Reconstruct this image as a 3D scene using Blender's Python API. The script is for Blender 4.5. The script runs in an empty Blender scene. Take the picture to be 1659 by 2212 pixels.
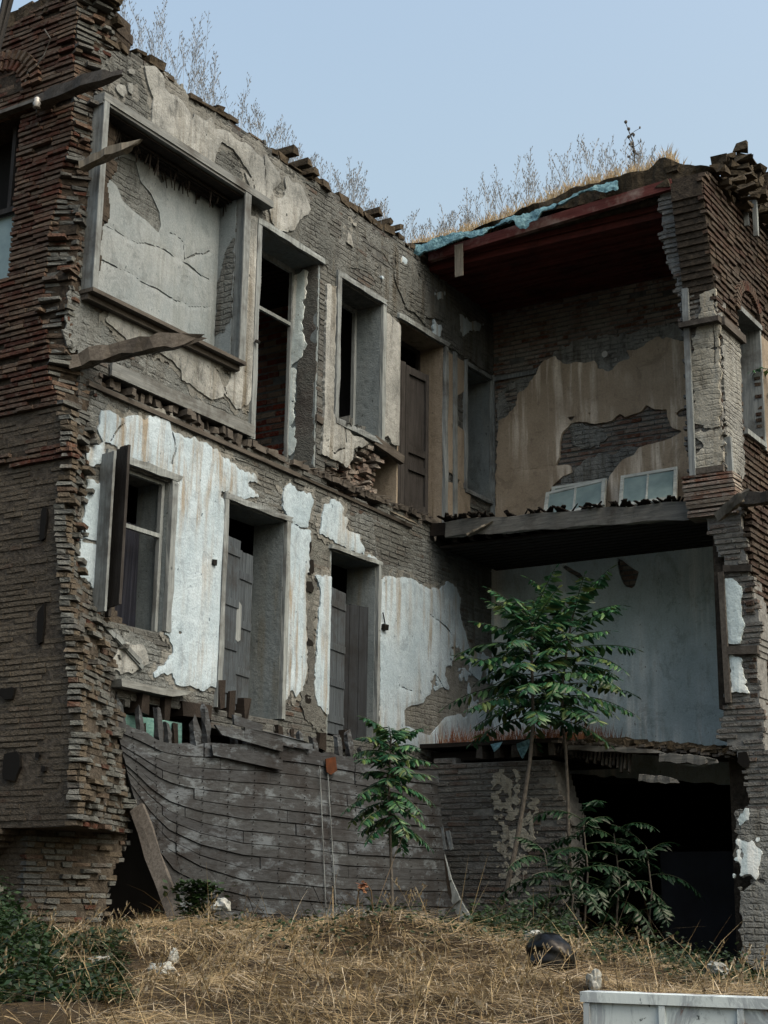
import bpy, math, random
import numpy as np
from mathutils import Vector, Matrix
from mathutils.geometry import tessellate_polygon
rnd = random.Random(7)
scn = bpy.context.scene
COL = scn.collection
# ---------------------------------------------------------------- camera
F, PIT, ROLL, YAW, CZ = 3320., math.radians(14.4), math.radians(.85), math.radians(32.3), 1.6
fw = np.array([-math.sin(YAW)*math.cos(PIT), math.cos(YAW)*math.cos(PIT), math.sin(PIT)])
r0 = np.array([math.cos(YAW), math.sin(YAW), 0.]); u0 = np.cross(r0, fw)
rr = math.cos(ROLL)*r0 + math.sin(ROLL)*u0; uu = -math.sin(ROLL)*r0 + math.cos(ROLL)*u0
cd = bpy.data.cameras.new('camera'); cam = bpy.data.objects.new('camera', cd); COL.objects.link(cam)
cd.sensor_fit = 'HORIZONTAL'; cd.sensor_width = 36; cd.lens = 36*F/1659.; cd.clip_end = 3000; cd.clip_start = .05
M = Matrix.Identity(4)
for i in range(3):
    M[i][0] = rr[i]; M[i][1] = uu[i]; M[i][2] = -fw[i]
M[2][3] = CZ
cam.matrix_world = M
scn.camera = cam
# ---------------------------------------------------------------- sky and sun
SUN_EL = math.radians(50); SUN_AZ = math.radians(98)      # azimuth clockwise from +y
w = bpy.data.worlds.new('World'); scn.world = w; w.use_nodes = True
nt = w.node_tree; bg = nt.nodes['Background']
sky = nt.nodes.new('ShaderNodeTexSky'); sky.sky_type = 'NISHITA'; sky.sun_disc = False
sky.sun_elevation = SUN_EL; sky.sun_rotation = SUN_AZ
sky.air_density = 2.0; sky.dust_density = 10.0; sky.ozone_density = 1.0
nt.links.new(sky.outputs[0], bg.inputs[0]); bg.inputs[1].default_value = .15
sd = bpy.data.lights.new('sun', 'SUN'); so = bpy.data.objects.new('sun', sd); COL.objects.link(so)
sd.energy = .6; sd.angle = math.radians(35); sd.color = (1, .985, .96)
sv = Vector((math.sin(SUN_AZ)*math.cos(SUN_EL), math.cos(SUN_AZ)*math.cos(SUN_EL), math.sin(SUN_EL)))
so.rotation_euler = sv.to_track_quat('Z', 'Y').to_euler()
scn.view_settings.view_transform = 'Standard'; scn.view_settings.look = 'None'
scn.view_settings.exposure = 0.88; scn.view_settings.gamma = 1
# ---------------------------------------------------------------- pixel helpers
CR = {0:(0,0,1.), 1:(0,0,.3638),2:(0,548.6,.3638),3:(0,1097.2,.3638),4:(0,1608.5,.3638),5:(521.2,274.3,.3638),6:(521.2,822.9,.3638),
      7:(521.2,1316.7,.3638),8:(521.2,1608.5,.3638),9:(1055.5,219.4,.3638),10:(1055.5,713.2,.3638),11:(1055.5,1206.9,.3638),12:(1055.5,1608.5,.3638)}
def c(n, *xy):
    ox, oy, k = CR[n]
    return [(xy[i]*k+ox, xy[i+1]*k+oy) for i in range(0, len(xy), 2)]
def ray(x, y):
    return fw*F + rr*(x-829.5) - uu*(y-1106)
def on(ax, v, x, y):
    d = ray(x, y); t = (v-(CZ if ax == 2 else 0))/d[ax]; p = d*t; p[2] += CZ; return p
def atd(dist, x, y):
    d = ray(x, y); p = d*(dist/math.hypot(d[0], d[1])); p[2] += CZ; return p
class Plane:
    def __init__(s, kind, v): s.k, s.v = kind, v
    def sz(s, x, y, off=0):
        if s.k == 'x': p = on(0, s.v+off, x, y); return (p[1], p[2])
        p = on(1, s.v-off, x, y); return (p[0], p[2])
    def P(s, pts, off=0): return [s.sz(x, y, off) for x, y in pts]
    def to3(s, a, z, off): return (s.v+off, a, z) if s.k == 'x' else (a, s.v-off, z)
LW = Plane('x', -10.7); BW = Plane('y', 20.); FP = Plane('y', 17.8); SW = Plane('x', -6.3); BB = Plane('y', 17.9); FA = Plane('y', 10.72)
# ---------------------------------------------------------------- noise
def vnoise(x, y, seed=0):
    x = np.asarray(x, float); y = np.asarray(y, float)
    xi = np.floor(x).astype(np.int64); yi = np.floor(y).astype(np.int64); fx = x-xi; fy = y-yi
    fx = fx*fx*(3-2*fx); fy = fy*fy*(3-2*fy)
    def h(a, b):
        n = (a*374761393 + b*668265263 + seed*2147483647) & 0xffffffff
        n = ((n ^ (n >> 13))*1274126177) & 0xffffffff
        return ((n ^ (n >> 16)) & 0xffff)/32767.5-1
    return (h(xi, yi)*(1-fx)+h(xi+1, yi)*fx)*(1-fy)+(h(xi, yi+1)*(1-fx)+h(xi+1, yi+1)*fx)*fy
def fnoise(x, y, seed=0, o=4):
    t = 0; a = 1; s = 0
    for i in range(o):
        t = t+a*vnoise(np.asarray(x)*2**i, np.asarray(y)*2**i, seed+i*17); s += a; a *= .55
    return t/s
# ---------------------------------------------------------------- materials
SC = [.43]
def rgb(h):
    h = h.lstrip('#'); v = [int(h[i:i+2], 16)/255 for i in (0, 2, 4)]
    return [(x/12.92 if x <= .04045 else ((x+.055)/1.055)**2.4)*SC[0] for x in v]+[1]
class NT:
    def __init__(s, name):
        s.m = bpy.data.materials.new(name); s.m.use_nodes = True; s.t = s.m.node_tree; s.b = s.t.nodes['Principled BSDF']
        s.tc = s.n('ShaderNodeTexCoord'); s.geo = s.n('ShaderNodeNewGeometry')
    def n(s, k, **kw):
        x = s.t.nodes.new(k)
        for a, v in kw.items(): setattr(x, a, v)
        return x
    def L(s, a, b): s.t.links.new(a, b)
    def coords(s, sc=(1, 1, 1)):
        mp = s.n('ShaderNodeMapping'); mp.inputs['Scale'].default_value = sc; s.L(s.tc.outputs['Object'], mp.inputs[0]); return mp.outputs[0]
    def noise(s, scale, sc=(1, 1, 1), det=4, rough=.6, dist=0):
        x = s.n('ShaderNodeTexNoise'); x.inputs['Scale'].default_value = scale; x.inputs['Detail'].default_value = det
        x.inputs['Roughness'].default_value = rough; x.inputs['Distortion'].default_value = dist
        s.L(s.coords(sc), x.inputs['Vector']); return x.outputs['Fac']
    def ramp(s, f, stops):
        x = s.n('ShaderNodeValToRGB'); e = x.color_ramp.elements
        while len(e) < len(stops): e.new(.5)
        for i, (p, col) in enumerate(stops):
            e[i].position = p; e[i].color = col if len(col) == 4 else (*col, 1)
        s.L(f, x.inputs[0]); return x.outputs[0]
    def bw(s, f, a, b): return s.ramp(f, [(a, (0, 0, 0)), (b, (1, 1, 1))])
    def mix(s, f, a, b, mode='MIX'):
        x = s.n('ShaderNodeMix', data_type='RGBA', blend_type=mode)
        for v, i in ((f, 0), (a, 6), (b, 7)):
            if isinstance(v, (int, float)): x.inputs[i].default_value = v
            elif isinstance(v, (list, tuple)): x.inputs[i].default_value = v if len(v) == 4 else (*v, 1)
            else: s.L(v, x.inputs[i])
        return x.outputs[2]
    def math(s, op, a, b=None):
        x = s.n('ShaderNodeMath', operation=op)
        for v, i in ((a, 0), (b, 1)):
            if v is None: continue
            if isinstance(v, (int, float)): x.inputs[i].default_value = v
            else: s.L(v, x.inputs[i])
        return x.outputs[0]
    def fin(s, col, rough=.9, bump=None, bs=.5, bd=.01, spec=.25, metal=0):
        s.L(col, s.b.inputs['Base Color']); s.b.inputs['Roughness'].default_value = rough
        s.b.inputs['Specular IOR Level'].default_value = spec; s.b.inputs['Metallic'].default_value = metal
        if bump is not None:
            bn = s.n('ShaderNodeBump'); bn.inputs['Strength'].default_value = bs; bn.inputs['Distance'].default_value = bd
            s.L(bump, bn.inputs['Height']); s.L(bn.outputs[0], s.b.inputs['Normal'])
        return s.m
def m_brick(name, cols, smear, lo=.45, hi=.6, course=0.):
    s = NT(name); isl = s.geo.outputs['Random Per Island']
    col = s.ramp(isl, [((i+.5)/len(cols), rgb(h)) for i, h in enumerate(cols)])
    n1 = s.noise(2.2, det=6, rough=.65, dist=.4); n2 = s.noise(38, (1, 1, 1.6), det=3)
    col = s.mix(s.bw(n1, lo, hi), col, s.ramp(n2, [(.3, rgb(smear[0])), (.7, rgb(smear[1]))]))
    n3 = s.noise(14, det=5); col = s.mix(s.math('MULTIPLY', s.bw(n3, .5, .75), .75), col, rgb(smear[2]))
    n4 = s.noise(.5, det=3); col = s.mix(1., col, s.ramp(n4, [(.3, (.55, .55, .56)), (.7, (1.1, 1.08, 1.02))]), 'MULTIPLY')
    return s.fin(col, .93, s.math('ADD', n2, n3), .9, .02)
def m_plaster(name, base, light, stain, dark, st=.55, vertical=1., bump=.35, grime=.6, band=0.):
    s = NT(name)
    n1 = s.noise(1.1, det=6, rough=.65); col = s.ramp(n1, [(.33, rgb(base)), (.66, rgb(light))])
    nv = s.noise(3.2, (2.2, 2.2, .22*vertical), det=5, rough=.6)
    nm = s.noise(.55, det=2)
    col = s.mix(s.math('MULTIPLY', s.math('MULTIPLY', s.bw(nv, .48, .64), s.bw(nm, .42, .58)), st), col, rgb(stain))
    nd = s.noise(5.5, (1.6, 1.6, .5), det=7, rough=.75); col = s.mix(s.math('MULTIPLY', s.bw(nd, .52, .75), grime), col, rgb(dark))
    nf = s.noise(45, det=3); ng = s.noise(9, det=6, rough=.7)
    col = s.mix(1., col, s.ramp(nf, [(.3, (.84, .84, .85)), (.7, (1.06, 1.06, 1.06))]), 'MULTIPLY')
    nb = s.noise(2.6, (1, 1, .8), det=8, rough=.78, dist=.6); col = s.mix(s.math('MULTIPLY', s.bw(nb, .56, .6), .6), col, s.mix(1., col, (.66, .66, .66), 'MULTIPLY'))
    # small chips
    sp = s.noise(17, (1, 1, .7), det=2, rough=.5); col = s.mix(s.bw(sp, .71, .74), col, rgb(dark))
    hgt = s.math('ADD', nf, s.math('MULTIPLY', ng, 3.))
    if band:
        sp_ = s.n('ShaderNodeSeparateXYZ'); s.L(s.tc.outputs['Object'], sp_.inputs[0]); cb = s.n('ShaderNodeCombineXYZ')
        w1 = s.noise(3.5, det=4); w2 = s.noise(16, det=3)
        s.L(s.math('ADD', sp_.outputs[0], sp_.outputs[1]), cb.inputs[0])
        s.L(s.math('ADD', sp_.outputs[2], s.math('ADD', s.math('MULTIPLY', w1, .09), s.math('MULTIPLY', w2, .03))), cb.inputs[1])
        bt = s.n('ShaderNodeTexBrick'); s.L(cb.outputs[0], bt.inputs['Vector']); bt.inputs['Scale'].default_value = 1.
        bt.inputs['Brick Width'].default_value = .24; bt.inputs['Row Height'].default_value = .07; bt.inputs['Mortar Size'].default_value = .016; bt.inputs['Mortar Smooth'].default_value = .9
        bt.inputs['Color1'].default_value = (.8, .8, .8, 1); bt.inputs['Color2'].default_value = (1.15, 1.13, 1.1, 1); bt.inputs['Mortar'].default_value = (.42, .41, .4, 1)
        bm_ = s.noise(2.1, det=5, rough=.7); k_ = s.math('MULTIPLY', s.bw(bm_, .42, .58), band)
        col = s.mix(k_, col, s.mix(1., col, bt.outputs['Color'], 'MULTIPLY'))
        hgt = s.math('ADD', hgt, s.math('MULTIPLY', s.math('MULTIPLY', s.math('SUBTRACT', 1., bt.outputs['Fac']), 2.5), k_))
    return s.fin(col, .92, hgt, bump, .02)
def m_wood(name, a, b, dk, axis=2, bump=.6, rough=.85, var=.8, patch=None):
    s = NT(name); sc = [9, 9, 9]; sc[axis] = .6
    g = s.noise(3.5, tuple(sc), det=6, rough=.7, dist=.3); col = s.ramp(g, [(.3, rgb(a)), (.62, rgb(b))])
    n = s.noise(1.6, det=5, rough=.7); col = s.mix(s.math('MULTIPLY', s.bw(n, .48, .68), .8), col, rgb(dk))
    if patch: pn = s.noise(2.3, (1, 1, 2.2), det=8, rough=.8); col = s.mix(s.math('MULTIPLY', s.bw(pn, .52, .6), .7), col, rgb(patch))
    isl = s.geo.outputs['Random Per Island']; col = s.mix(1., col, s.ramp(isl, [(0, (.78, .78, .8)), (1, (1.12, 1.12, 1.1))]), 'MULTIPLY')
    return s.fin(col, rough, g, bump, .01)
def m_plain(name, a, b, scale=6, rough=.85, bump=.3, spec=.25, metal=0, bd=.01):
    s = NT(name); n = s.noise(scale, det=6, rough=.65); col = s.ramp(n, [(.32, rgb(a)), (.68, rgb(b))])
    return s.fin(col, rough, n, bump, bd, spec, metal)
def m_leaf(name, cols, rough=.45):
    s = NT(name); isl = s.geo.outputs['Random Per Island']
    col = s.ramp(isl, [((i+.5)/len(cols), rgb(h)) for i, h in enumerate(cols)])
    s.b.inputs['Subsurface Weight'].default_value = 0
    s.fin(col, rough, spec=.35)
    tr = s.n('ShaderNodeBsdfTranslucent'); s.L(col, tr.inputs[0]); mx = s.n('ShaderNodeMixShader'); mx.inputs[0].default_value = .25
    out = [x for x in s.t.nodes if x.type == 'OUTPUT_MATERIAL'][0]
    s.L(s.b.outputs[0], mx.inputs[1]); s.L(tr.outputs[0], mx.inputs[2]); s.L(mx.outputs[0], out.inputs[0]); return s.m
MT = {}
SC[0] = .5; MT['brick_f'] = m_brick('facade brick', ['#4f2e26', '#6e453a', '#776256', '#564540', '#887b70', '#623e35', '#70665e'], ['#625c57', '#807972', '#908b86'], .5, .66); SC[0] = .43
SC[0] = .42; MT['brick_t'] = m_brick('smeared facade brick', ['#625d54', '#6b665d', '#746e65', '#58524c', '#624c43'], ['#69645c', '#7f7970', '#8f8b86'], .3, .5); SC[0] = .43
MT['mortar'] = m_plain('old lime mortar', '#4d4740', '#8b857b', 14, .97, 1., bd=.03)
MT['mortar_t'] = m_plain('flush facade mortar', '#47433e', '#76716a', 16, .97, 1., bd=.04)
MT['mortar_d'] = m_plain('dark joint mortar', '#2e2a27', '#5f5850', 14, .97, 1., bd=.03)
MT['brick_l'] = m_brick('mortar smeared brick', ['#676b6f', '#757b7f', '#77777a', '#838a8e', '#685a54'], ['#6c7478', '#8a9296', '#9aa3a8'], .38, .56)
MT['mortar_l'] = m_plain('smeared wall mortar', '#5a6064', '#8a9194', 9, .97, .8, bd=.02)
SC[0] = 0.7; MT['brick_b'] = m_brick('back wall brick', ['#6b4a3e', '#84706a', '#989290', '#64493f', '#928b86'], ['#7f7f7e', '#9fa1a1', '#a3a6a8'], .46, .6); SC[0] = .43
MT['brick_red'] = m_brick('red interior brick', ['#8f3d28', '#a34a30', '#b9a99b', '#9e8d80', '#7c3424'], ['#8f8a84', '#a8a29b', '#a8a29b'], .6, .75)
SC[0] = .58; MT['pl_white'] = m_plaster('white plaster', '#a8c2d6', '#cbe2f6', '#9c9078', '#6c8090', .85); SC[0] = .43
MT['pl_niche'] = m_plaster('niche plaster', '#9fb2bf', '#bccad4', '#8e9a9c', '#75848d', .6, bump=.25, grime=.5)
SC[0] = .5; MT['pl_frieze'] = m_plaster('weathered frieze plaster', '#899195', '#cfd8dc', '#736e60', '#44494c', .9, .6, .5, 1.); SC[0] = .43
SC[0] = .55; MT['pl_tanl'] = m_plaster('tan pier plaster', '#989083', '#b2aba0', '#6b6355', '#7d7873', .8, .6, .3, .7); SC[0] = .43
MT['pl_under'] = m_plaster('lime undercoat', '#878d8f', '#b0b6b6', '#6a6657', '#53585a', .6, 1., .6, .9, .3)
SC[0] = .66; MT['pl_pier'] = m_plaster('pier plaster', '#8f9088', '#c4c8c4', '#8b7f66', '#5d5c57', .8, .6, .5, .9, .35); MT['pl_pier_s'] = m_plaster('pier scratch coat', '#7c8285', '#a4abac', '#5d5a50', '#45494b', .6, 1., .8, .9, .6)
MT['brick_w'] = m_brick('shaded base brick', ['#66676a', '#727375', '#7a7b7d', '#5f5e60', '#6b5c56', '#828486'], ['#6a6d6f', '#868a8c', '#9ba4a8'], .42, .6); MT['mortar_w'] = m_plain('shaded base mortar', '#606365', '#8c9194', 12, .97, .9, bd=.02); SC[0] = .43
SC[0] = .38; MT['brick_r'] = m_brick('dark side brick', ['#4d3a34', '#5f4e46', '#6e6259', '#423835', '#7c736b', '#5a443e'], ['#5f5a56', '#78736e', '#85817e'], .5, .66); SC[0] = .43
MT['pl_scratch'] = m_plaster('grey scratch coat', '#7a8489', '#a3adb2', '#64635e', '#474d51', .7, 1., .9, .8, .5)
MT['pl_brown'] = m_plaster('brown weathered render', '#6c7476', '#939b9e', '#625f54', '#3b3e40', .8, .7, 1., 1., .5)
SC[0] = .82; MT['pl_tan'] = m_plaster('tan stained plaster', '#988d7e', '#b3a898', '#f0ebe2', '#7e766c', .9, .7, .2, .4); SC[0] = .43
SC[0] = 1.; MT['pl_grey'] = m_plaster('grey stained plaster', '#a2b6c0', '#c0d4de', '#f0f6f8', '#80898d', 1., .5, .25, .6); SC[0] = .43
SC[0] = .45; MT['pl_reveal'] = m_plaster('reveal plaster', '#84959f', '#a3b4bf', '#8e8a76', '#606b71', .5, 1., .3, .6); SC[0] = .43
SC[0] = .58; MT['wood'] = m_wood('grey weathered timber', '#69737a', '#9aa6ae', '#4a4a4a'); SC[0] = .43
MT['wood_y'] = m_wood('grey weathered timber along wall', '#727b81', '#a3adb3', '#4f4d4a', 1)
MT['wood_x'] = m_wood('grey weathered timber across', '#5f6467', '#8f9394', '#3f3b37', 0)
MT['wood_b'] = m_wood('brown old timber', '#4b4844', '#757371', '#2a2828', 1)
MT['wood_d'] = m_wood('dark old timber', '#1c1918', '#38322f', '#0e0c0c', 0)
MT['hull'] = m_wood('grey hull planks', '#34383d', '#525961', '#211b1b', 1, .9, patch='#8492a0')
SC[0] = .6; MT['shut'] = m_wood('blue grey shutter paint', '#323b44', '#535f6b', '#2a2725'); SC[0] = .43
MT['shut_d'] = m_wood('brown grey shutter', '#2e2e30', '#4b4b4e', '#1f1d1d')
SC[0] = 0.55; MT['red'] = m_wood('peeling red painted beam', '#532021', '#72403e', '#aba39f', 0); SC[0] = .43
SC[0] = 0.75; MT['ceil'] = m_wood('dark red ceiling boards', '#3a1715', '#5a2825', '#1c0c0c', 0); SC[0] = .43
MT['shut_n'] = m_wood('dark blue door leaf', '#20262e', '#343d48', '#14171c')
MT['dark'] = m_plain('dark interior plaster', '#141517', '#26282b', 2)  # darkness of the closed rooms is put into the wall colour
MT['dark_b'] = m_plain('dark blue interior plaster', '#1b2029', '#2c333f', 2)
SC[0] = 0.7; MT['teal'] = m_wood('teal painted boards', '#3f6e72', '#6f9a9a', '#3d4644', 1); SC[0] = .43
SC[0] = 0.7; MT['tarp'] = m_plain('blue tarpaulin', '#2f6479', '#8fc6da', 16, .5, .8, .4, bd=.04); SC[0] = .43
MT['earth'] = m_plain('roof earth', '#39332b', '#6a6254', 9, .98, 1., bd=.05)
MT['soil'] = m_plain('dry soil and thatch', '#241e15', '#54462f', 14, .98, 1., bd=.04)
SC[0] = .9; MT['board'] = m_wood('bleached board', '#7f8b92', '#aab6bc', '#5a5f62'); MT['sash'] = m_wood('pale sash timber', '#9aa5a8', '#c3cccd', '#6e7573', 0); MT['glass'] = m_plain('dusty window glass', '#667f86', '#8ba3a8', 2.5, .4, .05, .5); SC[0] = .43
MT['rust'] = m_plain('rusty metal', '#45240f', '#6b3a18', 9, .8)
MT['porc'] = m_plain('white porcelain', '#d5dade', '#f0f3f5', 5, .25, 0, .5)
MT['black'] = m_plain('black cable rubber', '#060607', '#0d0d0e', 5, .6)
MT['bag'] = m_plain('black plastic bag', '#020304', '#05080c', 5, .3, .35, .2, bd=.02)
MT['paper'] = m_plain('white crumpled litter', '#a8b3b4', '#d6dcdc', 12, .7, .5, bd=.02)
MT['pale'] = m_wood('pale raw timber', '#7d7b74', '#aaa79e', '#57514a', 2)
SC[0] = .44; MT['straw'] = m_leaf('dry straw', ['#cdb68c', '#e6d6b2', '#86714f', '#fff4dc', '#564530', '#b0996c', '#6f5c3e', '#d8c69c'], .7); SC[0] = .43
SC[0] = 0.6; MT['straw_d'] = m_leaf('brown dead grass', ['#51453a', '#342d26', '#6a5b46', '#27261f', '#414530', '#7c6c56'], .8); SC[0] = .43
SC[0] = 0.6; MT['rweed'] = m_leaf('grey dry weed stalks', ['#a3acb6', '#b9c0c8', '#929ca8', '#b5b1a6'], .7); SC[0] = .43
SC[0] = 0.6; MT['rgrass'] = m_leaf('dry roof grass', ['#cbb691', '#dccdaa', '#a58862', '#c2b598'], .7); SC[0] = .43
SC[0] = 0.6; MT['rust_g'] = m_leaf('reddish dry grass', ['#7c4f3a', '#94654a', '#6a3c2c', '#a57c5c'], .7); SC[0] = .43
MT['green'] = m_leaf('weed leaves', ['#1d3218', '#27421f', '#31502a', '#1a2c19', '#3d5a34'])
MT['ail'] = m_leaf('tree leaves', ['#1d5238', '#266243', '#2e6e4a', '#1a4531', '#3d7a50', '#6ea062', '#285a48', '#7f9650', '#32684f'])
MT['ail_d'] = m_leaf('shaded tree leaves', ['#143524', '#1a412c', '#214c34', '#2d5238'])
MT['bark'] = m_plain('young bark', '#4b4a47', '#7a7875', 20, .85)
MT['curt'] = m_plain('dark blue curtain cloth', '#141b2c', '#1d263a', 8)
MT['hole'] = m_plain('painted void shade', '#050505', '#0b0b0b', 3)  # near-black colour stands in for the shade inside holes and voids
# ---------------------------------------------------------------- mesh builders
BOW = [0.]
class MB:
    def __init__(s): s.v = []; s.f = []; s.mi = []; s.g = []
    def split(s, name, mats, parent):
        vs = [a for a, _ in s.g]+[len(s.v)]; fs = [b for _, b in s.g]+[len(s.f)]; out = []
        for k in range(len(s.g)):
            m = MB(); m.v = s.v[vs[k]:vs[k+1]]; m.f = [tuple(i-vs[k] for i in f) for f in s.f[fs[k]:fs[k+1]]]; mi = s.mi[fs[k]]; m.mi = [0]*len(m.f)
            out.append(m.build(name, mats[mi] if isinstance(mats, list) else mats, parent))
        return out
    def add(s, vs, fs, mi=0):
        s.g.append((len(s.v), len(s.f))); o = len(s.v); s.v += [tuple(map(float, v)) for v in vs]; s.f += [tuple(i+o for i in f) for f in fs]; s.mi += [mi]*len(fs)
    def hexa(s, p, mi=0):
        s.add(p, [(0, 3, 2, 1), (4, 5, 6, 7), (0, 1, 5, 4), (1, 2, 6, 5), (2, 3, 7, 6), (3, 0, 4, 7)], mi)
    def box(s, a, b, mi=0, j=0):
        x0, y0, z0 = a; x1, y1, z1 = b
        p = [(x0, y0, z0), (x1, y0, z0), (x1, y1, z0), (x0, y1, z0), (x0, y0, z1), (x1, y0, z1), (x1, y1, z1), (x0, y1, z1)]
        if j: p = [tuple(q+rnd.uniform(-j, j) for q in k) for k in p]
        s.hexa(p, mi)
    def bar(s, a, b, w, h, up=(0, 0, 1), mi=0, taper=1., j=0):
        a = Vector(a); b = Vector(b); d = (b-a).normalized(); sd_ = d.cross(Vector(up)).normalized(); n = sd_.cross(d)
        p = []
        for q, k in ((a, 1), (b, taper)):
            for x, y in ((-1, -1), (1, -1), (1, 1), (-1, 1)): p.append(q+sd_*(x*w/2*k)+n*(y*h/2*k))
        if j: p = [Vector([t+rnd.uniform(-j, j) for t in q]) for q in p]
        s.hexa([p[0], p[1], p[2], p[3], p[4], p[5], p[6], p[7]], mi)
    def oldbar(s, a, b, w, h, up=(0, 0, 1), n=7, j=.006, tip=.4, mi=0):
        # weathered beam: several stations with jitter, splintered end
        a = Vector(a); b = Vector(b); d = (b-a).normalized(); sd_ = d.cross(Vector(up)).normalized(); nn = sd_.cross(d)
        vs = []
        for i in range(n+1):
            t = i/n; k = 1 if t < .85 else 1-(1-tip)*(t-.85)/.15
            for q, (x, y) in enumerate(((-1, -1), (0, -1.05), (1, -1), (1, 1), (0, 1.05), (-1, 1))):
                ext = (rnd.uniform(-.5, 1.)*w) if i == n else 0
                bow = math.sin(t*3.1)*.25*h*BOW[0]; vs.append(a.lerp(b, t)+sd_*(x*w/2*k*(1+.12*math.sin(i*2.3+q)))+nn*(y*h/2*k*(1+.15*math.sin(i*1.7+q*1.3))+bow)+d*ext+Vector([rnd.uniform(-j, j) for _ in range(3)]))
        fs = [tuple(range(5, -1, -1)), tuple(range(n*6, n*6+6))]
        for i in range(n):
            for q in range(6): fs.append((i*6+q, i*6+(q+1) % 6, (i+1)*6+(q+1) % 6, (i+1)*6+q))
        s.add(vs, fs, mi)
    def tube(s, pts, rad, n=6, mi=0):
        pts = [Vector(p) for p in pts]; m = len(pts); rad = rad if isinstance(rad, (list, tuple)) else [rad]*m; vs = []
        for i, p in enumerate(pts):
            d = (pts[min(i+1, m-1)]-pts[max(i-1, 0)]).normalized(); a = d.cross(Vector((.31, .17, .93))).normalized(); b = d.cross(a)
            for k in range(n): t = 2*math.pi*k/n; vs.append(p+(a*math.cos(t)+b*math.sin(t))*rad[i])
        fs = [tuple(range(n)), tuple(range((m-1)*n, m*n))]
        for i in range(m-1):
            for k in range(n): fs.append((i*n+k, i*n+(k+1) % n, (i+1)*n+(k+1) % n, (i+1)*n+k))
        s.add(vs, fs, mi)
    def lathe(s, c0, prof, n=14, mi=0):
        vs = []; fs = []
        for r, z in prof:
            for k in range(n): t = 2*math.pi*k/n; vs.append((c0[0]+r*math.cos(t), c0[1]+r*math.sin(t), c0[2]+z))
        for i in range(len(prof)-1):
            for k in range(n): fs.append((i*n+k, i*n+(k+1) % n, (i+1)*n+(k+1) % n, (i+1)*n+k))
        fs += [tuple(range(n-1, -1, -1)), tuple(range((len(prof)-1)*n, len(prof)*n))]; s.add(vs, fs, mi)
    def slab(s, pts3, off, mi=0):
        # polygon with thickness: pts3 list of 3D, off = Vector extrusion
        n = len(pts3); P = [Vector(p) for p in pts3]; Q = [p+Vector(off) for p in P]
        tri = tessellate_polygon([P])
        s.add(P+Q, [tuple(t) for t in tri]+[tuple(i+n for i in reversed(t)) for t in tri]+[(i, (i+1) % n, (i+1) % n+n, i+n) for i in range(n)], mi)
    def build(s, name, mats, parent=None, smooth=False):
        me = bpy.data.meshes.new(name); me.from_pydata(s.v, [], s.f)
        for m in (mats if isinstance(mats, list) else [mats]): me.materials.append(m)
        if any(s.mi): me.polygons.foreach_set('material_index', s.mi)
        if smooth: me.polygons.foreach_set('use_smooth', [True]*len(s.f))
        me.update(); o = bpy.data.objects.new(name, me); COL.objects.link(o)
        if parent is not None: adopt(o, parent)
        return o
ORI = {}
def adopt(o, parent):
    o.parent = parent
    b = ORI.get(parent.name, (0, 0, 0)); o.location = (-b[0], -b[1], -b[2]); ORI[o.name] = (0, 0, 0)
def thing(name, label, cat, base=(0, 0, 0), group=None):
    o = bpy.data.objects.new(name, None); COL.objects.link(o); o.location = base; o.empty_display_size = .3
    ORI[o.name] = tuple(base); return tag(o, label, cat, group)
def tag(o, label, cat, group=None, kind=None):
    o['label'] = label; o['category'] = cat
    if group: o['group'] = group
    if kind: o['kind'] = kind
    return o
# signed distance (positive inside)
def sdf(poly, X, Y):
    P = np.array(poly); n = len(P); ins = np.zeros(X.shape, bool); d2 = np.full(X.shape, 1e9)
    for i in range(n):
        ax, ay = P[i]; bx, by = P[(i+1) % n]
        ex, ey = bx-ax, by-ay; L2 = ex*ex+ey*ey+1e-12
        t = np.clip(((X-ax)*ex+(Y-ay)*ey)/L2, 0, 1); d2 = np.minimum(d2, (X-ax-t*ex)**2+(Y-ay-t*ey)**2)
        if ay != by:
            cnd = ((ay > Y) != (by > Y)) & (X < (bx-ax)*(Y-ay)/(by-ay)+ax); ins ^= cnd
    d = np.sqrt(d2); return np.where(ins, d, -d)
def sdl(line, X, Y):
    d2 = np.full(X.shape, 1e9)
    for (ax, ay), (bx, by) in zip(line[:-1], line[1:]):
        ex, ey = bx-ax, by-ay; L2 = ex*ex+ey*ey+1e-12
        t = np.clip(((X-ax)*ex+(Y-ay)*ey)/L2, 0, 1); d2 = np.minimum(d2, (X-ax-t*ex)**2+(Y-ay-t*ey)**2)
    return np.sqrt(d2)
CS = [0]
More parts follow.
